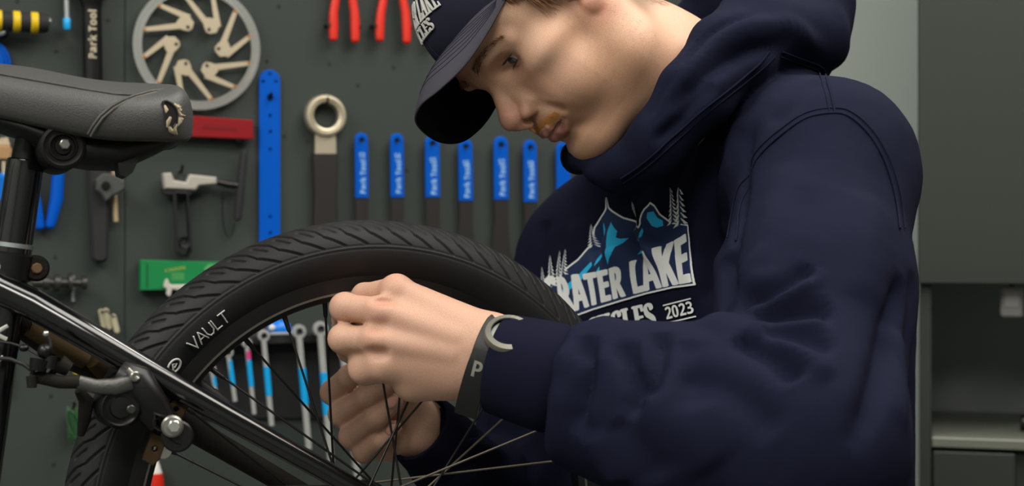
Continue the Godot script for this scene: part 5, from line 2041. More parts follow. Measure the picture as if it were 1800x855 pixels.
func hair(root: Node3D, inv: Transform3D) -> void:
	var rng := RandomNumberGenerator.new()
	rng.seed = 7
	var s := make_head()
	var brown := mat("hair_brown", rgb(132, 90, 54), 0.6, 0.0, {"vertex_color_use_as_albedo": true})
	var ginger := mat("hair_ginger", rgb(184, 128, 66), 0.5)
	var strand := func(b: B, p: Vector3, d: Vector3, bend: Vector3, l: float, r: float) -> void:
		var pts := []
		for k in 4:
			var f := k / 3.0
			pts.append(inv * HEAD * (p + d * l * f + bend * l * f * f))
		b.tube(pts, [r * 0.001, r * 0.0009, r * 0.0006, r * 0.0001], 4, false)
	# locks that hang out under the cap at the temple
	var b := B.new()
	for side in [1.0, -1.0]:
		for i in 1300:
			var z := rng.randf_range(-2.0, 46.0)
			var y0 := lerpf(58.0, 70.0, clampf(z / 46.0, 0, 1))
			var hit := s.hit(V(110 * side, y0, z), V(-side, 0, 0), 90.0)
			var l := rng.randf_range(24.0, 38.0) * (1.0 if z < 34.0 else 0.6)
			if z > 22.0 and z < 36.0:
				l *= 1.35
			b.col = Color.WHITE.darkened(rng.randf() * 0.5)
			strand.call(b, hit + V(side * rng.randf_range(0.5, 4.0), 0, 0), V(0.16 * side, -1.0, rng.randf_range(-0.25, 0.15)), V(-0.12 * side, 0.0, rng.randf_range(-0.55, 0.05)), l, 0.32)
	# cropped hair round the ears and down the nape
	for i in 9000:
		var w := rng.randf_range(-2.5, 2.5)
		var y := rng.randf_range(-78.0, 44.0)
		var o := V(sin(w) * 140.0, y, -cos(w) * 140.0 - 10.0)
		var low := lerpf(-62.0, 22.0, smoothstep(0.45, 1.5, absf(w)))
		if y < low + rng.randf_range(-6.0, 10.0) or (absf(w) > 1.35 and absf(w) < 1.75 and y < 40.0) or absf(w) > 1.95:
			continue
		var hit := s.hit(o, V(-sin(w), 0, cos(w)), 160.0)
		b.col = Color.WHITE.darkened(rng.randf() * 0.5)
		strand.call(b, hit - V(sin(w), 0, -cos(w)) * 0.3, V(sin(w) * 0.5, -1.0, -cos(w) * 0.5).normalized(), V(0, -0.2, 0), rng.randf_range(4.0, 7.0), 0.10)
	put(b, "hair", brown, root, "short brown hair under the cap").set_meta("kind", "stuff")
	# moustache
	b = B.new()
	for i in 1400:
		var x := rng.randf_range(-27.0, 27.0)
		var f := absf(x) / 27.0
		var y := lerpf(-25.5, -35.0, f * 0.78) + rng.randf_range(-8.5, 1.5) * (1.0 - 0.6 * f)
		var hit := s.hit(V(x * 1.35, y, 130), V(-x * 0.35, 0, -36).normalized(), 70.0)
		strand.call(b, hit - V(0, 0, 0.3), V(x * 0.03 + rng.randf_range(-0.4, 0.4), -0.75, 0.5).normalized(), V(x * 0.012, -0.28, -0.25), rng.randf_range(3.5, 7.0), 0.14)
	put(b, "moustache", ginger, root, "thin ginger moustache").set_meta("kind", "stuff")
	# eyebrows
	b = B.new()
	for side in [1.0, -1.0]:
		for i in 420:
			var f := rng.randf()
			var x := lerpf(12.0, 55.0, f)
			var y := 45.5 + 6.0 * sin(f * 2.2) - 5.0 * f * f + rng.randf_range(-4.5, 4.0) * (1.0 - f * 0.6)
			var hit := s.hit(V(x * side, y, 120), V(0, 0, -1), 100.0)
			strand.call(b, hit - V(0, 0, 0.2), V(0.85 * side, 0.35 - 0.7 * f, 0.3).normalized(), V(0.1 * side, -0.1, -0.3), rng.randf_range(3.5, 6.0), 0.10)
	put(b, "eyebrows", mat("brow_hair", rgb(128, 86, 54), 0.7), root).set_meta("kind", "stuff")
	# stubble on cheek, jaw and neck
	b = B.new()
	for i in 2600:
		var y := rng.randf_range(-96.0, 8.0)
		var w := rng.randf_range(0.0, 1.75)
		var o := V(sin(w) * 150.0, y, cos(w) * 150.0)
		if y > -24.0 and w < 1.12 or (y > -62.0 and y < -26.0 and w < 0.42):
			continue
		var hit := s.hit(o, -V(sin(w), 0, cos(w)), 140.0)
		if hit.length() > 114.0 or hit.z < -22.0:
			continue
		strand.call(b, hit, V(sin(w) * 0.5, -0.9, cos(w) * 0.5).normalized(), V(0, -0.2, 0), rng.randf_range(0.8, 1.5), 0.05)
	put(b, "stubble", mat("stubble_hair", rgb(166, 112, 74), 0.7), root).set_meta("kind", "stuff")

func crown(phi: float, t: float) -> Vector3:       # the cap's cloth, in head millimetres
	var d := fposmod(rad_to_deg(phi), 360.0)
	var tab := [[0, 75], [35, 70], [60, 61], [90, 53], [135, 34], [180, 18], [225, 16], [270, 18], [300, 24], [325, 46], [360, 76]]
	var y := 0.0
	for i in tab.size() - 1:
		if d >= tab[i][0] and d <= tab[i + 1][0]:
			y = lerpf(tab[i][1], tab[i + 1][1], smoothstep(0.0, 1.0, (d - tab[i][0]) / float(tab[i + 1][0] - tab[i][0])))
	var h := pow(cos(t * PI / 2.0), 0.9)
	return V(81.5 * sin(phi) * h, lerpf(y, 145.0, sin(t * PI / 2.0)), -5.0 + (101.0 if cos(phi) > 0 else 102.0) * cos(phi) * h)

func cap(root: Node3D, inv: Transform3D) -> void:
	var c := Node3D.new()
	c.name = "cap"
	root.add_child(c, true)
	var cloth := grained(mat("cap_cloth", rgb(38, 38, 52), 0.9, 0.0, {"metallic_specular": 0.2}), noise_tex(71, 0.35, 2, 256), 0.02, 40.0)
	var xf := inv * HEAD
	var b := B.new()
	var rows := []
	for k in 15:
		var row := PackedVector3Array()
		for i in 96:
			var p := crown(TAU * i / 96.0, k / 14.0 * 0.995)
			row.append(xf * p)
		rows.append(row)
	b.grid(rows, true, false)
	rows = []
	for k in 6:      # turned in along the edge
		var row := PackedVector3Array()
		for i in 96:
			var p := crown(TAU * i / 96.0, k * 0.05)
			row.append(xf * (V(0, 0, -5) + (p - V(0, 0, -5)) * V(0.975, 1.0, 0.975)))
		rows.append(row)
	b.grid(rows, true, false, -1)
	put(b, "crown", cloth, c)
	for k in 6:
		b = B.new()
		for o in [-0.025, 0.025]:
			var pts := []
			for i in 13:
				pts.append(xf * (crown(TAU * k / 6.0 + o * (1.0 - i / 13.0), i / 12.0 * 0.97) * 1.002))
			b.tube(pts, 0.0006, 5)
		put(b, "seam", cloth, c)
	b = B.new()
	b.ball(xf * V(0, 145, -5), V(0.007, 0.007, 0.007), Basis.IDENTITY, 12, 8)
	put(b, "button", cloth, c)
	# brim: from the crown's front edge to a curved rim, near temple first
	var front := [[0, 70, 62, 46], [0.1, 67, 58, 80], [0.2, 61.5, 57.5, 118], [0.3, 53, 63, 147], [0.4, 36, 69, 163.5], [0.5, 12, 63, 169], [0.6, -14, 39, 160], [0.7, -36, 21, 138], [0.8, -52, 13, 110], [0.9, -64, 11, 82], [1.0, -71, 14, 50]]
	var back := [[0, 70.5, 64, 44], [0.1, 66, 68, 53], [0.2, 59, 72, 62], [0.3, 47, 75, 75], [0.4, 27, 77, 87], [0.5, 3, 76, 92], [0.6, -20, 69, 88], [0.7, -40, 54, 79], [0.8, -55, 38, 68], [0.9, -65, 27, 57], [1.0, -72, 20, 46]]
	b = B.new()
	var top := []
	var low := []
	for k in 13:
		var f: float = k / 10.0 if k < 10 else [0.96, 0.99, 1.0][k - 10]
		var ra := PackedVector3Array()
		var rb := PackedVector3Array()
		for i in 61:
			var u := i / 60.0 * 10.0
			var j := mini(int(u), 9)
			var get := func(tabl: Array, n: int) -> Vector3:
				var q: Array = tabl[clampi(n, 0, 10)]
				return V(q[1], q[2], q[3])
			var pf: Vector3 = get.call(front, j).cubic_interpolate(get.call(front, j + 1), get.call(front, j - 1), get.call(front, j + 2), u - j)
			var pb: Vector3 = get.call(back, j).cubic_interpolate(get.call(back, j + 1), get.call(back, j - 1), get.call(back, j + 2), u - j)
			var p := pb.lerp(pf, f)
			p.y += 5.0 * sin(f * PI) * sin(i / 60.0 * PI)
			var e: float = 1.7 if k < 10 else [1.45, 0.95, 0.4][k - 10]
			ra.append(xf * (p + V(0, e, 0)))
			rb.append(xf * (p - V(0, e, 0)))
		top.append(ra)
		low.append(rb)
	for k in range(low.size() - 2, -1, -1):
		top.append(low[k])
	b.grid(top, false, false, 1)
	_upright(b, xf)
	put(b, "brim", grained(mat("lit_brim_cloth", rgb(66, 64, 72), 0.9, 0.0, {"metallic_specular": 0.2}), noise_tex(72, 0.35, 2, 256), 0.03, 40.0), c)  # paler than the crown: light from above is put into the colour
	b = B.new()
	var under := []
	for k in 12:
		var row := PackedVector3Array()
		for i in 61:
			row.append(low[k][i] - xf.basis.y.normalized() * 0.0004)
		under.append(row)
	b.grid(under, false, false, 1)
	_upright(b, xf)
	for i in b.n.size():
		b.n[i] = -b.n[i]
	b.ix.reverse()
	put(b, "shaded_brim_underside", mat("brim_under_shade", rgb(16, 16, 19), 0.95, 0.0, {"metallic_specular": 0.12}), c, "underside of the peak with its shade put into the dark colour")  # separate dark sheet, the shade under the peak is put into its colour
	for n in 6:      # rows of stitches
		b = B.new()
		var pts := []
		for i in range(3, 58):
			pts.append(top[2 + n][i] + xf.basis.y.normalized() * 0.0001)
		b.tube(pts, 0.00035, 4, false)
		put(b, "stitching", cloth, c)
	# embroidered words
	b = B.new()
	var wide := func(q: Vector3, up: float) -> Vector3:
		var X := q.x * 1000.0 + 2.0
		var Y := q.y * 1000.0 + up - 0.003 * (X - 2.0) * (X - 2.0)
		var phi := X / 88.0
		var base := crown(phi, 0.0).y
		var t := asin(clampf((Y - base) / (145.0 - base), 0.0, 1.0)) / (PI / 2.0)
		return xf * ((crown(phi, t) - V(0, 50, -5)) * (1.008 + q.z) + V(0, 50, -5))
	write(b, letters("CRATER LAKE", true, 0.098, 0.016, 0.012), func(q: Vector3) -> Vector3: return wide.call(q, 120.0))
	write(b, letters("CYCLES", true, 0.056, 0.0105, 0.012), func(q: Vector3) -> Vector3: return wide.call(q, 105.5))
	put(b, "lettering", mat("thread_white", rgb(198, 196, 190), 0.8), c, "white embroidered words")

func _upright(b: B, xf: Transform3D) -> void:
	# normals of a folded sheet: make every face agree with its own winding
	var n := PackedVector3Array()
	n.resize(b.v.size())
	for t in range(0, b.ix.size(), 3):
		var g := (b.v[b.ix[t + 2]] - b.v[b.ix[t]]).cross(b.v[b.ix[t + 1]] - b.v[b.ix[t]])
		for k in 3:
			n[b.ix[t + k]] += g
	var s := signf(n[61 * 5 + 30].dot(xf.basis.y))
	for i in n.size():
		n[i] = n[i].normalized() * s
	b.n = n
	if s < 0.0:
		b.ix.reverse()

func make_left_hand() -> Sdf:
	var s := Sdf.new()
	# forearm and wrist: two bones side by side
	s.cap(at(1010, 655, 1.150), at(872, 603, 1.168), 0.026, 0.0195, 0.012)
	s.cap(at(1000, 690, 1.150), at(852, 655, 1.168), 0.026, 0.0185, 0.012)
	# back of the hand
	var mcp := [at(698, 509, 1.186), at(672, 548, 1.172), at(664, 598, 1.168), at(675, 642, 1.173)]
	var wr := [at(862, 590, 1.172), at(858, 607, 1.166), at(852, 630, 1.166), at(846, 655, 1.170)]
	var r0 := [0.0165, 0.018, 0.0175, 0.016]
	var r1 := [0.0105, 0.0108, 0.0105, 0.0112]
	for i in 4:
		s.cap(wr[i], mcp[i], r0[i], r1[i], 0.014)
	s.cap(at(800, 640, 1.180), at(712, 625, 1.184), 0.022, 0.017, 0.012)      # palm
	s.cap(at(830, 662, 1.178), at(725, 672, 1.186), 0.018, 0.0165, 0.012)     # heel of the hand
	for m in mcp:
		s.ell(m + Vector3(-0.001, 0.001, 0.001), Vector3(0.0115, 0.0105, 0.0108), 0.006)
		knuckles.append(m)
	# fingers: knuckle, middle joint, end joint, tip
	s.chain([mcp[0], at(640, 519, 1.213), at(610, 548, 1.232), at(604, 572, 1.240)], [0.0108, 0.0094, 0.0085, 0.0072], 0.005)
	s.chain([mcp[1], at(606, 541, 1.190), at(604, 562, 1.216), at(620, 578, 1.236)], [0.0112, 0.0112, 0.0092, 0.0076], 0.0045)
	s.chain([mcp[2], at(603, 596, 1.183), at(612, 617, 1.208), at(628, 618, 1.230)], [0.0108, 0.0108, 0.0088, 0.0074], 0.0045)
	s.chain([mcp[3], at(642, 648, 1.186), at(642, 655, 1.206), at(656, 642, 1.222)], [0.0112, 0.0112, 0.0084, 0.0070], 0.012)
	for j in [at(606, 541, 1.190), at(603, 596, 1.183)]:
		s.ell(j, Vector3(0.0116, 0.0116, 0.0116), 0.004)
	# thumb, from the side of the palm behind the index finger
	s.chain([at(815, 590, 1.190), at(735, 560, 1.214), at(670, 560, 1.238), at(628, 566, 1.246)], [0.0165, 0.0125, 0.0108, 0.0082], 0.008)
	s.cap(at(622, 556, 1.214), at(640, 622, 1.212), 0.0105, 0.0105, 0.008)
	# tendons over the back of the hand
	for i in 3:
		s.cap(wr[i].lerp(mcp[i], 0.3) + Vector3(0, 0, 0.0118), mcp[i] + Vector3(0.004, 0, 0.0075), 0.0020, 0.0024, 0.010)
	# hollows between the knuckles
	for i in 3:
		var h: Vector3 = (mcp[i] + mcp[i + 1]) / 2.0
		s.ell(h + Vector3(-0.004, 0, 0.0135), Vector3(0.009, 0.0035, 0.005), 0.006, Basis.IDENTITY, 1)
	return s

func make_right_hand() -> Sdf:
	var s := Sdf.new()
	s.cap(at(792, 806, 1.376), at(748, 762, 1.352), 0.024, 0.0215, 0.012)
	var mcp := [at(640, 690, 1.362), at(634, 722, 1.362), at(640, 756, 1.360), at(655, 786, 1.354)]
	for i in 4:
		s.cap(at(745, 735 + i * 16, 1.356), mcp[i], 0.018, 0.0122, 0.012)
	s.cap(at(742, 770, 1.340), at(690, 775, 1.342), 0.0185, 0.0165, 0.012)
	# thumb with its ball
	s.chain([at(740, 748, 1.340), at(718, 712, 1.340), at(694, 676, 1.332), at(668, 652, 1.318)], [0.018, 0.0150, 0.0108, 0.0085], 0.006)
	# fingers, folded back towards the palm
	s.chain([mcp[0], at(586, 690, 1.338), at(614, 662, 1.312), at(640, 648, 1.300)], [0.0122, 0.0118, 0.0102, 0.0084], 0.0035)
	s.chain([mcp[1], at(600, 728, 1.332), at(645, 698, 1.306), at(680, 676, 1.302)], [0.0122, 0.0118, 0.0104, 0.0086], 0.0035)
	s.chain([mcp[2], at(618, 768, 1.326), at(660, 736, 1.305), at(693, 708, 1.307)], [0.0118, 0.0114, 0.0100, 0.0084], 0.0035)
	s.chain([mcp[3], at(640, 794, 1.326), at(668, 776, 1.312), at(692, 754, 1.316)], [0.0108, 0.0104, 0.0092, 0.0078], 0.0035)
	return s

func nails(root: Node3D, inv: Transform3D) -> void:
	for q in [[at(688, 708, 1.2975), at(664, 732, 1.2960)], [at(687, 756, 1.3080), at(668, 774, 1.3040)]]:
		var d: Vector3 = (q[0] - q[1]).normalized()
		var out: Vector3 = (Vector3(0, EYE, 0) - q[0]).normalized()
		var side := d.cross(out).normalized()
		out = side.cross(d).normalized()
		var b := B.new()
		b.ball(inv * (q[0] + out * 0.0006), Vector3(0.0058, 0.0046, 0.0016), Basis(d, side, out), 16, 10)
		put(b, "fingernail", mat("fingernail", rgb(206, 150, 132), 0.35), root)

# the clothed trunk, arms and hood
func make_hoodie() -> Sdf:
	var s := Sdf.new()
	var a := Vector3(0.61, 0.0, 0.79).normalized()
	var n := Vector3(-0.79, 0.0, 0.61).normalized()
	var tr := Basis(a, Vector3.UP, -n)                 # across the chest, up, to the back
	var cf := V(0.11, 1.14, -1.415)
	s.rbox(cf - n * 0.14 - a * 0.012, V(0.101, 0.17, 0.048), 0.09, 0.03, tr)
	s.ell(V(0.19, 0.98, -1.49), V(0.205, 0.28, 0.145), 0.03, tr)
	s.ell(V(0.255, 1.375, -1.45), V(0.125, 0.135, 0.125), 0.05)
	var ls := at(1450, 302, 1.27)
	var rs := at(1040, 455, 1.60)
	var nb := V(0.215, 1.455, -1.43)
	s.cap(ls, nb, 0.074, 0.085, 0.05)
	s.cap(rs, nb, 0.074, 0.085, 0.05)
	# left sleeve
	var le := at(1400, 775, 1.085)
	s.chain([ls, at(1432, 520, 1.175), le], [0.076, 0.0745, 0.080], 0.03)
	s.chain([le, at(1210, 742, 1.10), at(1070, 702, 1.13), at(1000, 684, 1.145), at(980, 672, 1.152)], [0.080, 0.071, 0.059, 0.052, 0.042], 0.02)
	# the sleeve bunched up behind the cuff
	var ca := (at(998, 672, 1.148) - at(878, 640, 1.166)).normalized()
	var ce := (Vector3.UP - ca * ca.y).normalized()
	s.rbox(at(1002, 678, 1.148) - ca * 0.055, V(0.045, 0.07, 0.07), 0.010, 0.012, Basis(ca, ce, ca.cross(ce)), 1)
	s.chain([at(1020, 596, 1.122), at(1006, 645, 1.098), at(1002, 705, 1.092), at(1010, 775, 1.106)], [0.011, 0.013, 0.013, 0.011], 0.008)
	s.chain([at(1062, 592, 1.112), at(1052, 645, 1.084), at(1042, 720, 1.078), at(1048, 790, 1.09)], [0.011, 0.012, 0.012, 0.008], 0.009)
	s.chain([at(1100, 600, 1.10), at(1106, 655, 1.072), at(1120, 692, 1.066), at(1138, 655, 1.068), at(1142, 602, 1.095)], [0.010, 0.010, 0.009, 0.010, 0.010], 0.009)
	s.chain([at(1182, 622, 1.092), at(1174, 662, 1.066), at(1190, 710, 1.05)], [0.013, 0.013, 0.008], 0.010)
	s.chain([at(1232, 620, 1.10), at(1268, 588, 1.09), at(1310, 600, 1.07)], [0.010, 0.013, 0.010], 0.014)
	# right sleeve
	var re := at(910, 868, 1.50)
	s.chain([rs, at(970, 640, 1.56), re], [0.072, 0.066, 0.060], 0.03)
	s.chain([re, at(850, 862, 1.43), at(795, 812, 1.378), at(758, 776, 1.355)], [0.058, 0.046, 0.036, 0.034], 0.02)
	s.cap(at(752, 772, 1.355) , at(700, 748, 1.33), 0.029, 0.029, 0.002, 1)
	# hood: front roll, side roll, bag at the back
	s.chain([at(1020, 278, 1.320), at(1048, 299, 1.300), at(1098, 286, 1.280), at(1152, 240, 1.262), at(1206, 154, 1.260), at(1258, 78, 1.287), at(1312, 27, 1.33), at(1390, -10, 1.40)], [0.0085, 0.0095, 0.014, 0.020, 0.022, 0.022, 0.024, 0.026], 0.012)
	s.chain([at(1085, 312, 1.300), at(1155, 266, 1.272), at(1230, 170, 1.262), at(1300, 92, 1.290), at(1350, 58, 1.320), at(1420, 62, 1.37)], [0.016, 0.022, 0.026, 0.030, 0.033, 0.040], 0.014)
	s.chain([at(1370, -10, 1.40), at(1420, 10, 1.41), at(1458, 86, 1.42)], [0.044, 0.043, 0.018], 0.025)
	s.chain([at(1020, 278, 1.320), at(1016, 276, 1.36), at(1050, 270, 1.44), at(1120, 190, 1.50), at(1220, 62, 1.52), at(1300, -14, 1.50), at(1390, -20, 1.45)], [0.0085, 0.013, 0.020, 0.024, 0.030, 0.045, 0.035], 0.014)
	# the opening for neck and chin
	s.chain([at(1060, 225, 1.335), at(1120, 150, 1.36), at(1215, 60, 1.40)], [0.030, 0.048, 0.058], 0.012, 1)
	return s

func make_core() -> Sdf:      # the hidden trunk and arms that join head and hands
	var s := Sdf.new()
	s.ell(V(0.22, 1.15, -1.50), V(0.12, 0.28, 0.10), 0.02)
	s.cap(V(0.215, 1.44, -1.43), V(0.22, 1.2, -1.49), 0.055, 0.09, 0.02)
	s.chain([V(0.22, 1.38, -1.45), at(1450, 302, 1.27), at(1400, 775, 1.085), at(1000, 672, 1.15)], [0.05, 0.05, 0.045, 0.027], 0.02)
	s.chain([V(0.2, 1.38, -1.48), at(1040, 455, 1.60), at(910, 868, 1.50), at(850, 862, 1.43), at(795, 806, 1.375)], [0.05, 0.05, 0.035, 0.026, 0.022], 0.02)
	return s

func make_legs() -> Sdf:
	var s := Sdf.new()
	s.ell(V(0.215, 0.93, -1.49), V(0.19, 0.14, 0.15), 0.04)
	s.chain([V(0.15, 0.88, -1.56), V(0.13, 0.50, -1.56), V(0.14, 0.06, -1.58)], [0.105, 0.08, 0.07], 0.04)
	s.chain([V(0.29, 0.88, -1.42), V(0.30, 0.50, -1.40), V(0.32, 0.06, -1.44)], [0.105, 0.08, 0.07], 0.04)
	return s

# folds: pixel paths laid on the cloth; width and height in metres
const FOLDS := [
	[[1050, 330, 1048, 440, 1040, 570], 0.008, -0.010], [[1070, 330, 1067, 440, 1060, 570], 0.010, 0.008], [[1122, 372, 1120, 440, 1108, 570], 0.009, -0.012], [[1146, 360, 1143, 440, 1132, 570], 0.012, 0.011],
	[[1012, 380, 1000, 470, 985, 560], 0.012, 0.004], [[1225, 300, 1228, 420, 1222, 540], 0.014, 0.005], [[1262, 250, 1255, 360, 1250, 480, 1245, 540], 0.010, -0.008],
	[[1300, 205, 1282, 290, 1272, 400, 1268, 500], 0.011, 0.007], [[1330, 210, 1308, 300, 1296, 400, 1288, 470], 0.007, -0.006],
	[[1278, 440, 1276, 500, 1284, 532], 0.010, -0.012], [[1296, 540, 1350, 518, 1400, 490, 1428, 466], 0.009, -0.013], [[1300, 549, 1360, 532, 1410, 505, 1442, 470], 0.007, 0.009], [[1318, 557, 1400, 548, 1466, 542], 0.010, -0.013], [[1310, 563, 1390, 568, 1456, 566], 0.007, 0.006], [[1335, 578, 1400, 590, 1474, 620], 0.009, -0.009], [[1318, 576, 1390, 612, 1464, 670], 0.009, 0.006], [[1292, 586, 1360, 625, 1406, 670], 0.010, -0.013],
	[[1190, 650, 1290, 690, 1370, 770], 0.012, -0.007], [[1300, 470, 1360, 500, 1430, 490], 0.016, 0.006],
	[[1035, 585, 1030, 640, 1020, 700, 1015, 770], 0.008, -0.013], [[1098, 592, 1108, 650, 1112, 690, 1102, 740], 0.008, -0.014], [[1165, 580, 1150, 640, 1130, 700], 0.008, -0.012],
	[[1210, 590, 1215, 660, 1230, 720], 0.012, -0.006], [[1130, 700, 1200, 760, 1260, 830], 0.018, 0.005], [[1080, 730, 1120, 790, 1160, 850], 0.014, -0.006], [[1040, 760, 1060, 810, 1090, 855], 0.014, 0.006],
	[[1590, 480, 1570, 560, 1540, 680, 1490, 800], 0.010, -0.010], [[1520, 330, 1530, 430, 1520, 540], 0.020, 0.004], [[1380, 280, 1360, 380, 1330, 480], 0.018, 0.004], [[1420, 320, 1400, 440, 1390, 540], 0.016, -0.003],
	[[1400, 130, 1340, 180, 1300, 240], 0.012, 0.004], [[1440, 140, 1400, 180, 1350, 220], 0.010, -0.003], [[960, 385, 945, 440, 935, 520], 0.012, -0.004],
	[[1128, 214, 1178, 142, 1232, 74, 1284, 38, 1340, 20], 0.0045, -0.006], [[1150, 207, 1196, 142, 1255, 80, 1317, 46, 1377, 43, 1423, 70, 1467, 108], 0.010, 0.006], [[1188, 204, 1225, 152, 1270, 112, 1330, 86, 1390, 84], 0.009, -0.010], [[1160, 238, 1215, 187, 1262, 142, 1305, 110], 0.009, 0.006], [[1146, 254, 1188, 216, 1232, 174, 1258, 142], 0.006, -0.008],
	[[845, 752, 880, 758, 925, 775], 0.010, -0.007], [[760, 790, 820, 800, 880, 830], 0.008, -0.006], [[775, 770, 830, 785, 900, 800], 0.008, 0.004], [[900, 780, 935, 800, 930, 850], 0.01, -0.006],
	[[1560, 560, 1585, 640, 1580, 760], 0.012, 0.006], [[1605, 470, 1598, 600, 1590, 760], 0.01, -0.005]]

var fold_pts := []
var fold_box := []

func fold_at(p: Vector3) -> float:
	var d := 0.0
	for i in FOLDS.size():
		var bx: AABB = fold_box[i]
		if not bx.has_point(p):
			continue
		var ps: PackedVector3Array = fold_pts[i]
		var best := 1e9
		var along_ := 0.0
		for k in ps.size() - 1:
			var ab := ps[k + 1] - ps[k]
			var t := clampf((p - ps[k]).dot(ab) / ab.length_squared(), 0.0, 1.0)
			var e := p.distance_squared_to(ps[k] + ab * t)
			if e < best:
				best = e
				along_ = (k + t) / (ps.size() - 1)
		var w: float = FOLDS[i][1]
		d += FOLDS[i][2] * exp(-best / (w * w)) * smoothstep(0.0, 0.22, along_) * smoothstep(1.0, 0.78, along_)
	return d

func lens_hit(s: Sdf, px: float, py: float) -> Vector3:
	var o := Vector3(0, EYE, 0)
	var d := (at(px, py, 1.0) - o).normalized()
	return s.hit(o + d * 0.9, d, 1.2)

# a point on the folded cloth, lifted off by so much
func on_cloth(s: Sdf, p: Vector3, lift: float) -> Vector3:
	var g := s.grad(p, s.all, 0.004)
	return p + g * (fold_at(p) + lift)

func hoodie(root: Node3D, inv: Transform3D, s: Sdf) -> void:
	for f in FOLDS:
		var ps := PackedVector3Array()
		var raw: Array = f[0]
		for i in range(0, raw.size(), 2):
			ps.append(lens_hit(s, raw[i], raw[i + 1]))
		# round the path off
		var fine := PackedVector3Array()
		for i in ps.size() - 1:
			for k in 4:
				fine.append(ps[i].cubic_interpolate(ps[i + 1], ps[maxi(i - 1, 0)], ps[mini(i + 2, ps.size() - 1)], k / 4.0))
		fine.append(ps[ps.size() - 1])
		fold_pts.append(fine)
		var bx := AABB(fine[0], Vector3.ZERO)
		for p in fine:
			bx = bx.expand(p)
		fold_box.append(bx.grow(f[1] * 2.2))
	var soft := FastNoiseLite.new()
	soft.seed = 5
	soft.frequency = 9.0
	for i in s.verts.size():
		var p := s.verts[i]
		s.verts[i] = p + s.norms[i] * (fold_at(p) + 0.0022 * soft.get_noise_3dv(p))
	s.smooth_normals()
	var cloth := grained(mat("hoodie_cloth", NAVY, 0.92, 0.0, {"rim_enabled": true, "rim": 0.06, "rim_tint": 1.0, "metallic_specular": 0.16}), noise_tex(81, 0.4, 3, 512), 0.02, 28.0)
	var h := Node3D.new()
	h.name = "hoodie"
	root.add_child(h, true)
	var b := B.new()
	s.add_to(b, inv, func(_p: Vector3, _n: Vector3) -> Color: return Color.WHITE)
	put(b, "cloth", cloth, h)
	# seams
	for q in [[[1287, 420, 1302, 345, 1319, 300, 1338, 270, 1376, 235, 1419, 207, 1468, 199, 1496, 207, 1524, 232, 1545, 263, 1561, 298, 1576, 355, 1582, 410]], [[1468, 199, 1459, 160, 1448, 125, 1436, 114, 1408, 104, 1372, 90]], [[1362, 92, 1330, 118, 1285, 154, 1230, 198, 1180, 244, 1130, 288, 1085, 318]]]:
		var raw: Array = q[0]
		b = B.new()
		for o in [0.0, 1.0]:
			var pts := []
			for i in range(0, raw.size() - 2, 2):
				for k in 5:
					var f := k / 5.0
					var d: Vector2 = (Vector2(raw[i + 2], raw[i + 3]) - Vector2(raw[i], raw[i + 1])).normalized().orthogonal() * (o * 9.0)
					var i0 := maxi(i - 2, 0)
					var i3 := mini(i + 4, raw.size() - 2)
					var m := Vector2(raw[i], raw[i + 1]).cubic_interpolate(Vector2(raw[i + 2], raw[i + 3]), Vector2(raw[i0], raw[i0 + 1]), Vector2(raw[i3], raw[i3 + 1]), f) + d
					pts.append(inv * on_cloth(s, lens_hit(s, m.x, m.y), 0.0004))
			b.tube(pts, 0.0010 if o == 0.0 else 0.0006, 6)
		put(b, "seam", cloth, h)
	# cuffs: ribbed tubes with an open end
	var rib := grained(mat("cuff_rib", rgb(23, 24, 40), 0.95, 0.0, {"metallic_specular": 0.16}), noise_tex(82, 0.4, 2, 256), 0.03, 30.0)
	for q in [[at(878, 640, 1.166), at(998, 672, 1.148), 0.0405, 0.0445], [at(737, 752, 1.338), at(795, 806, 1.374), 0.0350, 0.039]]:
		b = B.new()
		var ax: Vector3 = (q[1] - q[0]).normalized()
		var rows := []
		var e := (Vector3.UP - ax * ax.y).normalized()
		var g := ax.cross(e)
		for k in [[0.35, -4], [0.0, -4], [-0.015, -2.5], [-0.02, -1], [0.0, 0], [0.1, 0.5], [0.25, 0.8], [0.45, 1], [0.65, 1], [0.8, 0.6], [0.95, -2], [1.0, -6]]:
			var row := PackedVector3Array()
			for i in 120:
				var w := TAU * i / 120.0
				var r: float = lerpf(q[2], q[3], clampf(k[0], 0, 1)) + k[1] * 0.001 
				row.append(inv * (q[0] + (q[1] - q[0]) * k[0] + (e * cos(w) + g * sin(w) * 0.9) * r))
			rows.append(row)
		b.grid(rows, true, false)
		put(b, "cuff", rib, h)
	chest_print(h, inv, s)

# ------------------------------------------------------------------ the print on the chest
const PW := 1024
const PH := 896

func fill(im: Image, ps: PackedVector2Array, c: Color) -> void:
	var lo := 1e9
	var hi := -1e9
	for p in ps:
		lo = minf(lo, p.y)
		hi = maxf(hi, p.y)
	for y in range(maxi(int(floor(lo)), 0), mini(int(ceil(hi)), im.get_height() - 1) + 1):
		var xs := []
		var yy := y + 0.5
		for i in ps.size():
			var a := ps[i]
			var e := ps[(i + 1) % ps.size()]
			if (a.y <= yy) != (e.y <= yy):
				xs.append(a.x + (yy - a.y) / (e.y - a.y) * (e.x - a.x))
		xs.sort()
		for k in range(0, xs.size() - 1, 2):
			var x0 := int(round(xs[k]))
			var x1 := int(round(xs[k + 1]))
			if x1 > x0:
				im.fill_rect(Rect2i(x0, y, x1 - x0, 1), c)

func line(im: Image, ps: Array, w: float, c: Color) -> void:
	for i in ps.size() - 1:
		var a: Vector2 = ps[i]
		var e: Vector2 = ps[i + 1]
		var n := (e - a).normalized().orthogonal() * w / 2.0
		var t := (e - a).normalized() * w * 0.3
		fill(im, PackedVector2Array([a - t + n, e + t + n, e + t - n, a - t - n]), c)

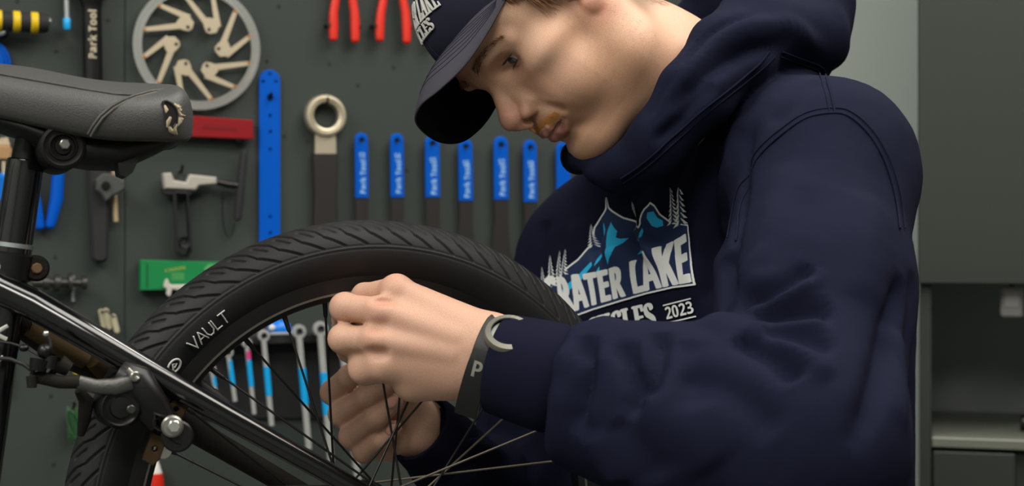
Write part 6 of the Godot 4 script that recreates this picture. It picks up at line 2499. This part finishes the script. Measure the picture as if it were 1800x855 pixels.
func vec(a: Array) -> PackedVector2Array:
	var o := PackedVector2Array()
	for i in range(0, a.size(), 2):
		o.append(Vector2(a[i], a[i + 1]))
	return o

func words(im: Image, what: String, serif: bool, w: float, h: float, c: Color, to: Callable, fat := 0.0) -> void:
	var t := letters(what, serif, w, h)
	for o in ([Vector2(-fat, 0), Vector2(-fat * 0.5, 0), Vector2.ZERO, Vector2(fat * 0.5, 0), Vector2(fat, 0), Vector2(0, fat * 0.3), Vector2(0, -fat * 0.3)] if fat > 0.0 else [Vector2.ZERO]):
		for i in range(0, t.size(), 3):
			var ps := PackedVector2Array()
			for k in 3:
				ps.append(to.call(t[i + k]) + o)
			fill(im, ps, c)

func pine(im: Image, x: float, y: float, h: float, lean: float) -> void:
	var white := Color(0.95, 0.96, 0.95)
	var deep := Color(0.085, 0.17, 0.34)
	for pass_ in 2:
		for k in 8:
			var f := k / 8.0
			var w := (8.0 + f * h * 0.22) * (1.0 if pass_ == 0 else 0.45)
			var cx := x + lean * (1.0 - f)
			var cy := y - h * (1.0 - f)
			var u := h / 8.0
			fill(im, vec([cx, cy - u * 0.3, cx + w, cy + u * 1.25, cx, cy + u * 0.85, cx - w, cy + u * 1.25]), white if pass_ == 0 else deep)

func chest_print(h: Node3D, inv: Transform3D, s: Sdf) -> void:
	var im := Image.create(PW, PH, false, Image.FORMAT_RGBA8)
	im.fill(Color(0.86, 0.87, 0.87, 0.0))
	var white := Color(0.95, 0.96, 0.95)
	var deep := Color(0.085, 0.17, 0.34)
	var cyan := Color(0.13, 0.78, 1.0)
	# mountain shield: outline in white, inside in deep blue
	var shield := vec([40, 612, 30, 430, 110, 400, 200, 352, 300, 300, 372, 236, 404, 150, 470, 92, 492, 70, 500, 30, 510, 70, 534, 96, 600, 150, 660, 190, 720, 236, 742, 222, 770, 150, 800, 128, 822, 150, 842, 200, 900, 262, 1000, 300, 985, 596, 860, 582, 680, 576, 512, 578, 340, 584, 160, 598])
	fill(im, shield, deep)
	var edge := []
	for p in shield:
		edge.append(p)
	edge.append(shield[0])
	line(im, edge, 9.0, white)
	for q in [[60, 430, 26, 150, -8], [110, 405, 30, 170, 8], [160, 385, 26, 160, 26], [205, 362, 22, 130, 30], [380, 250, 16, 120, 4], [502, 74, 12, 62, 0], [690, 232, 40, 140, -6], [905, 265, 42, 170, 40], [948, 285, 46, 230, 56]]:
		pine(im, q[0], q[1], q[3], q[4])
	for q in [[468, 140, 440, 190, 428, 240, 404, 290, 388, 360, 420, 330, 446, 262, 470, 232, 476, 180], [520, 150, 512, 230, 500, 290, 486, 330, 478, 372, 520, 330, 540, 292, 580, 282, 612, 262, 570, 256, 552, 246, 562, 214], [130, 470, 210, 420, 290, 380, 372, 330, 376, 352, 300, 412, 220, 450], [395, 392, 420, 366, 420, 392, 398, 416], [655, 320, 690, 290, 720, 300, 716, 330, 670, 350, 640, 356], [786, 172, 812, 176, 826, 214, 852, 236, 850, 262, 812, 262, 790, 246, 782, 200], [722, 262, 742, 244, 742, 292, 722, 300]]:
		fill(im, vec(q), cyan)
	# arched name: tall letters that grow towards both ends
	var arch := func(q: Vector3) -> Vector2:
		var x := 514.0 + q.x
		var u := q.x / 470.0
		var base := 560.0 + 22.0 * u * u
		var top := 392.0 - 62.0 * u * u
		return Vector2(x, lerpf(base, top, q.y / 100.0 + 0.5))
	words(im, "CRATER", false, 500, 100, white, func(q: Vector3) -> Vector2: return arch.call(q + Vector3(-206, 0, 0)), 7.0)
	words(im, "LAKE", false, 352, 100, white, func(q: Vector3) -> Vector2: return arch.call(q + Vector3(282, 0, 0)), 7.0)
	words(im, "CYCLES", true, 420, 132, white, func(q: Vector3) -> Vector2: return Vector2(506 + q.x, 690 - q.y + 0.00012 * q.x * q.x), 6.0)
	words(im, "2023", false, 158, 62, white, func(q: Vector3) -> Vector2: return Vector2(862 + q.x, 700 - q.y))
	words(im, "EST.", false, 140, 62, white, func(q: Vector3) -> Vector2: return Vector2(160 + q.x, 700 - q.y))
	for y in [655, 746]:
		im.fill_rect(Rect2i(778, y, 168, 7), white)
		im.fill_rect(Rect2i(84, y, 150, 7), white)
	var m := mat("chest_print", Color(1, 1, 1), 0.75)
	m.albedo_texture = ImageTexture.create_from_image(im)
	m.transparency = BaseMaterial3D.TRANSPARENCY_ALPHA_SCISSOR
	m.alpha_scissor_threshold = 0.5
	m.texture_repeat = false
	# laid on the chest from in front of it
	var o := lens_hit(s, 1078, 438)
	var across := (at(1450, 302, 1.27) - at(1040, 455, 1.60)).normalized()
	var out := across.cross(Vector3.UP).normalized() * -1.0
	if out.z < 0.0:
		out = -out
	var up := out.cross(across).normalized()
	var b := B.new()
	var rows := []
	var w := 0.238
	var ht := w * PH / PW * 0.80
	var deep_ := PackedFloat32Array()
	deep_.resize(85)
	for jj in 73:      # upwards, so that the print runs on under the hood and not over it
		var j := 72 - jj
		var row := PackedVector3Array()
		for i in 85:
			var p := o + across * ((i / 84.0 - 0.5) * w) + up * ((0.33 - j / 72.0) * ht)
			var q := s.hit(p + out * 0.12, -out, 0.3)
			var e := (q - p).dot(out)
			if jj > 30 and e > deep_[i] + 0.007:
				row.append(inv * (p + out * (deep_[i] + 0.001)))
				continue
			deep_[i] = e
			row.append(inv * on_cloth(s, q, 0.0011))
		rows.push_front(row)
	b.grid(rows, false, false, 1)
	for i in b.n.size():
		if b.n[i].dot(out) < 0.0:
			b.n[i] = -b.n[i]
	for t in range(0, b.ix.size(), 3):
		var g := (b.v[b.ix[t + 1]] - b.v[b.ix[t]]).cross(b.v[b.ix[t + 2]] - b.v[b.ix[t]])
		if g.dot(b.n[b.ix[t]]) > 0.0:
			var k := b.ix[t + 1]
			b.ix[t + 1] = b.ix[t + 2]
			b.ix[t + 2] = k
	put(b, "chest_print", m, h, "white and blue mountain print with the words CRATER LAKE CYCLES 2023")

func watch(root: Node3D, inv: Transform3D) -> void:
	var o := Node3D.new()
	o.name = "wristwatch"
	root.add_child(o, true)
	var c := at(866, 630, 1.168)
	var ax := (at(930, 652, 1.16) - c).normalized()
	var e := (Vector3.UP - ax * ax.y).normalized()
	var g := ax.cross(e)
	if g.z < 0.0:
		g = -g
	var b := B.new()
	var rows := []
	for i in 49:
		var w := TAU * i / 48.0
		var d := e * cos(w) * 0.034 + g * sin(w) * 0.0285
		var nn := d.normalized()
		var row := PackedVector3Array()
		for q in [[-0.0105, -0.0012], [-0.0105, 0.0008], [-0.0095, 0.0014], [0.0095, 0.0014], [0.0105, 0.0008], [0.0105, -0.0012]]:
			row.append(inv * (c + d + ax * q[0] + nn * q[1]))
		rows.append(row)
	b.grid(rows, true, false)
	put(b, "strap", mat("strap_rubber", rgb(18, 18, 19), 0.5), o)
	# case on the upper outer side
	var w := 0.80
	var d := e * cos(w) * 0.032 + g * sin(w) * 0.0265
	var xf := Transform3D(along(V(0, 0, 0), d).basis, c + d * 1.0 + ax * 0.0125)
	b = B.new()
	b.lathe([Vector2(0, -0.002), Vector2(0.0185, -0.002), Vector2(0.0195, 0.0), Vector2(0.0195, 0.005), Vector2(0.0185, 0.0075), Vector2(0.0145, 0.0085), Vector2(0.014, 0.0075)], inv * xf, 40)
	put(b, "case", grained(mat("watch_case", rgb(120, 118, 108), 0.45, 0.5), noise_tex(91, 0.08, 3, 128), 0.02, 40.0), o, "worn silver watch case")
	b = B.new()
	b.disc(0.0142, 0.0, 0.0045, inv * xf, 32)
	put(b, "dial", mat("watch_dial", rgb(150, 150, 146), 0.3), o)
	# the strap's loose end, with a pale letter P
	b = B.new()
	rows = []
	for k in 9:
		var f := k / 8.0
		var t := lerpf(1.35, 2.55, f)
		var dd := e * cos(t) * 0.0350 + g * sin(t) * 0.0295 - e * 0.016 * f * f
		var nn := dd.normalized()
		var row := PackedVector3Array()
		for q in [[-0.0095, 0.0], [-0.009, 0.0018], [0.009, 0.0018], [0.0095, 0.0], [0.009, -0.001], [-0.009, -0.001]]:
			row.append(inv * (c + dd + ax * (q[0] - 0.004 * f) + nn * (q[1] + 0.002)))
		rows.append(row)
	b.grid(rows, true, true)
	put(b, "strap_end", mat("strap_rubber", rgb(18, 18, 19)), o)
	b = B.new()
	write(b, letters("P", false, 0.008, 0.011), func(q: Vector3) -> Vector3:
		var t := 1.75 - q.y / 0.033
		var dd := e * cos(t) * 0.0350 + g * sin(t) * 0.0295
		return inv * (c + dd + dd.normalized() * 0.0046 + ax * (q.x - 0.001)))
	put(b, "lettering", mat("strap_print", rgb(128, 126, 118), 0.6), o)
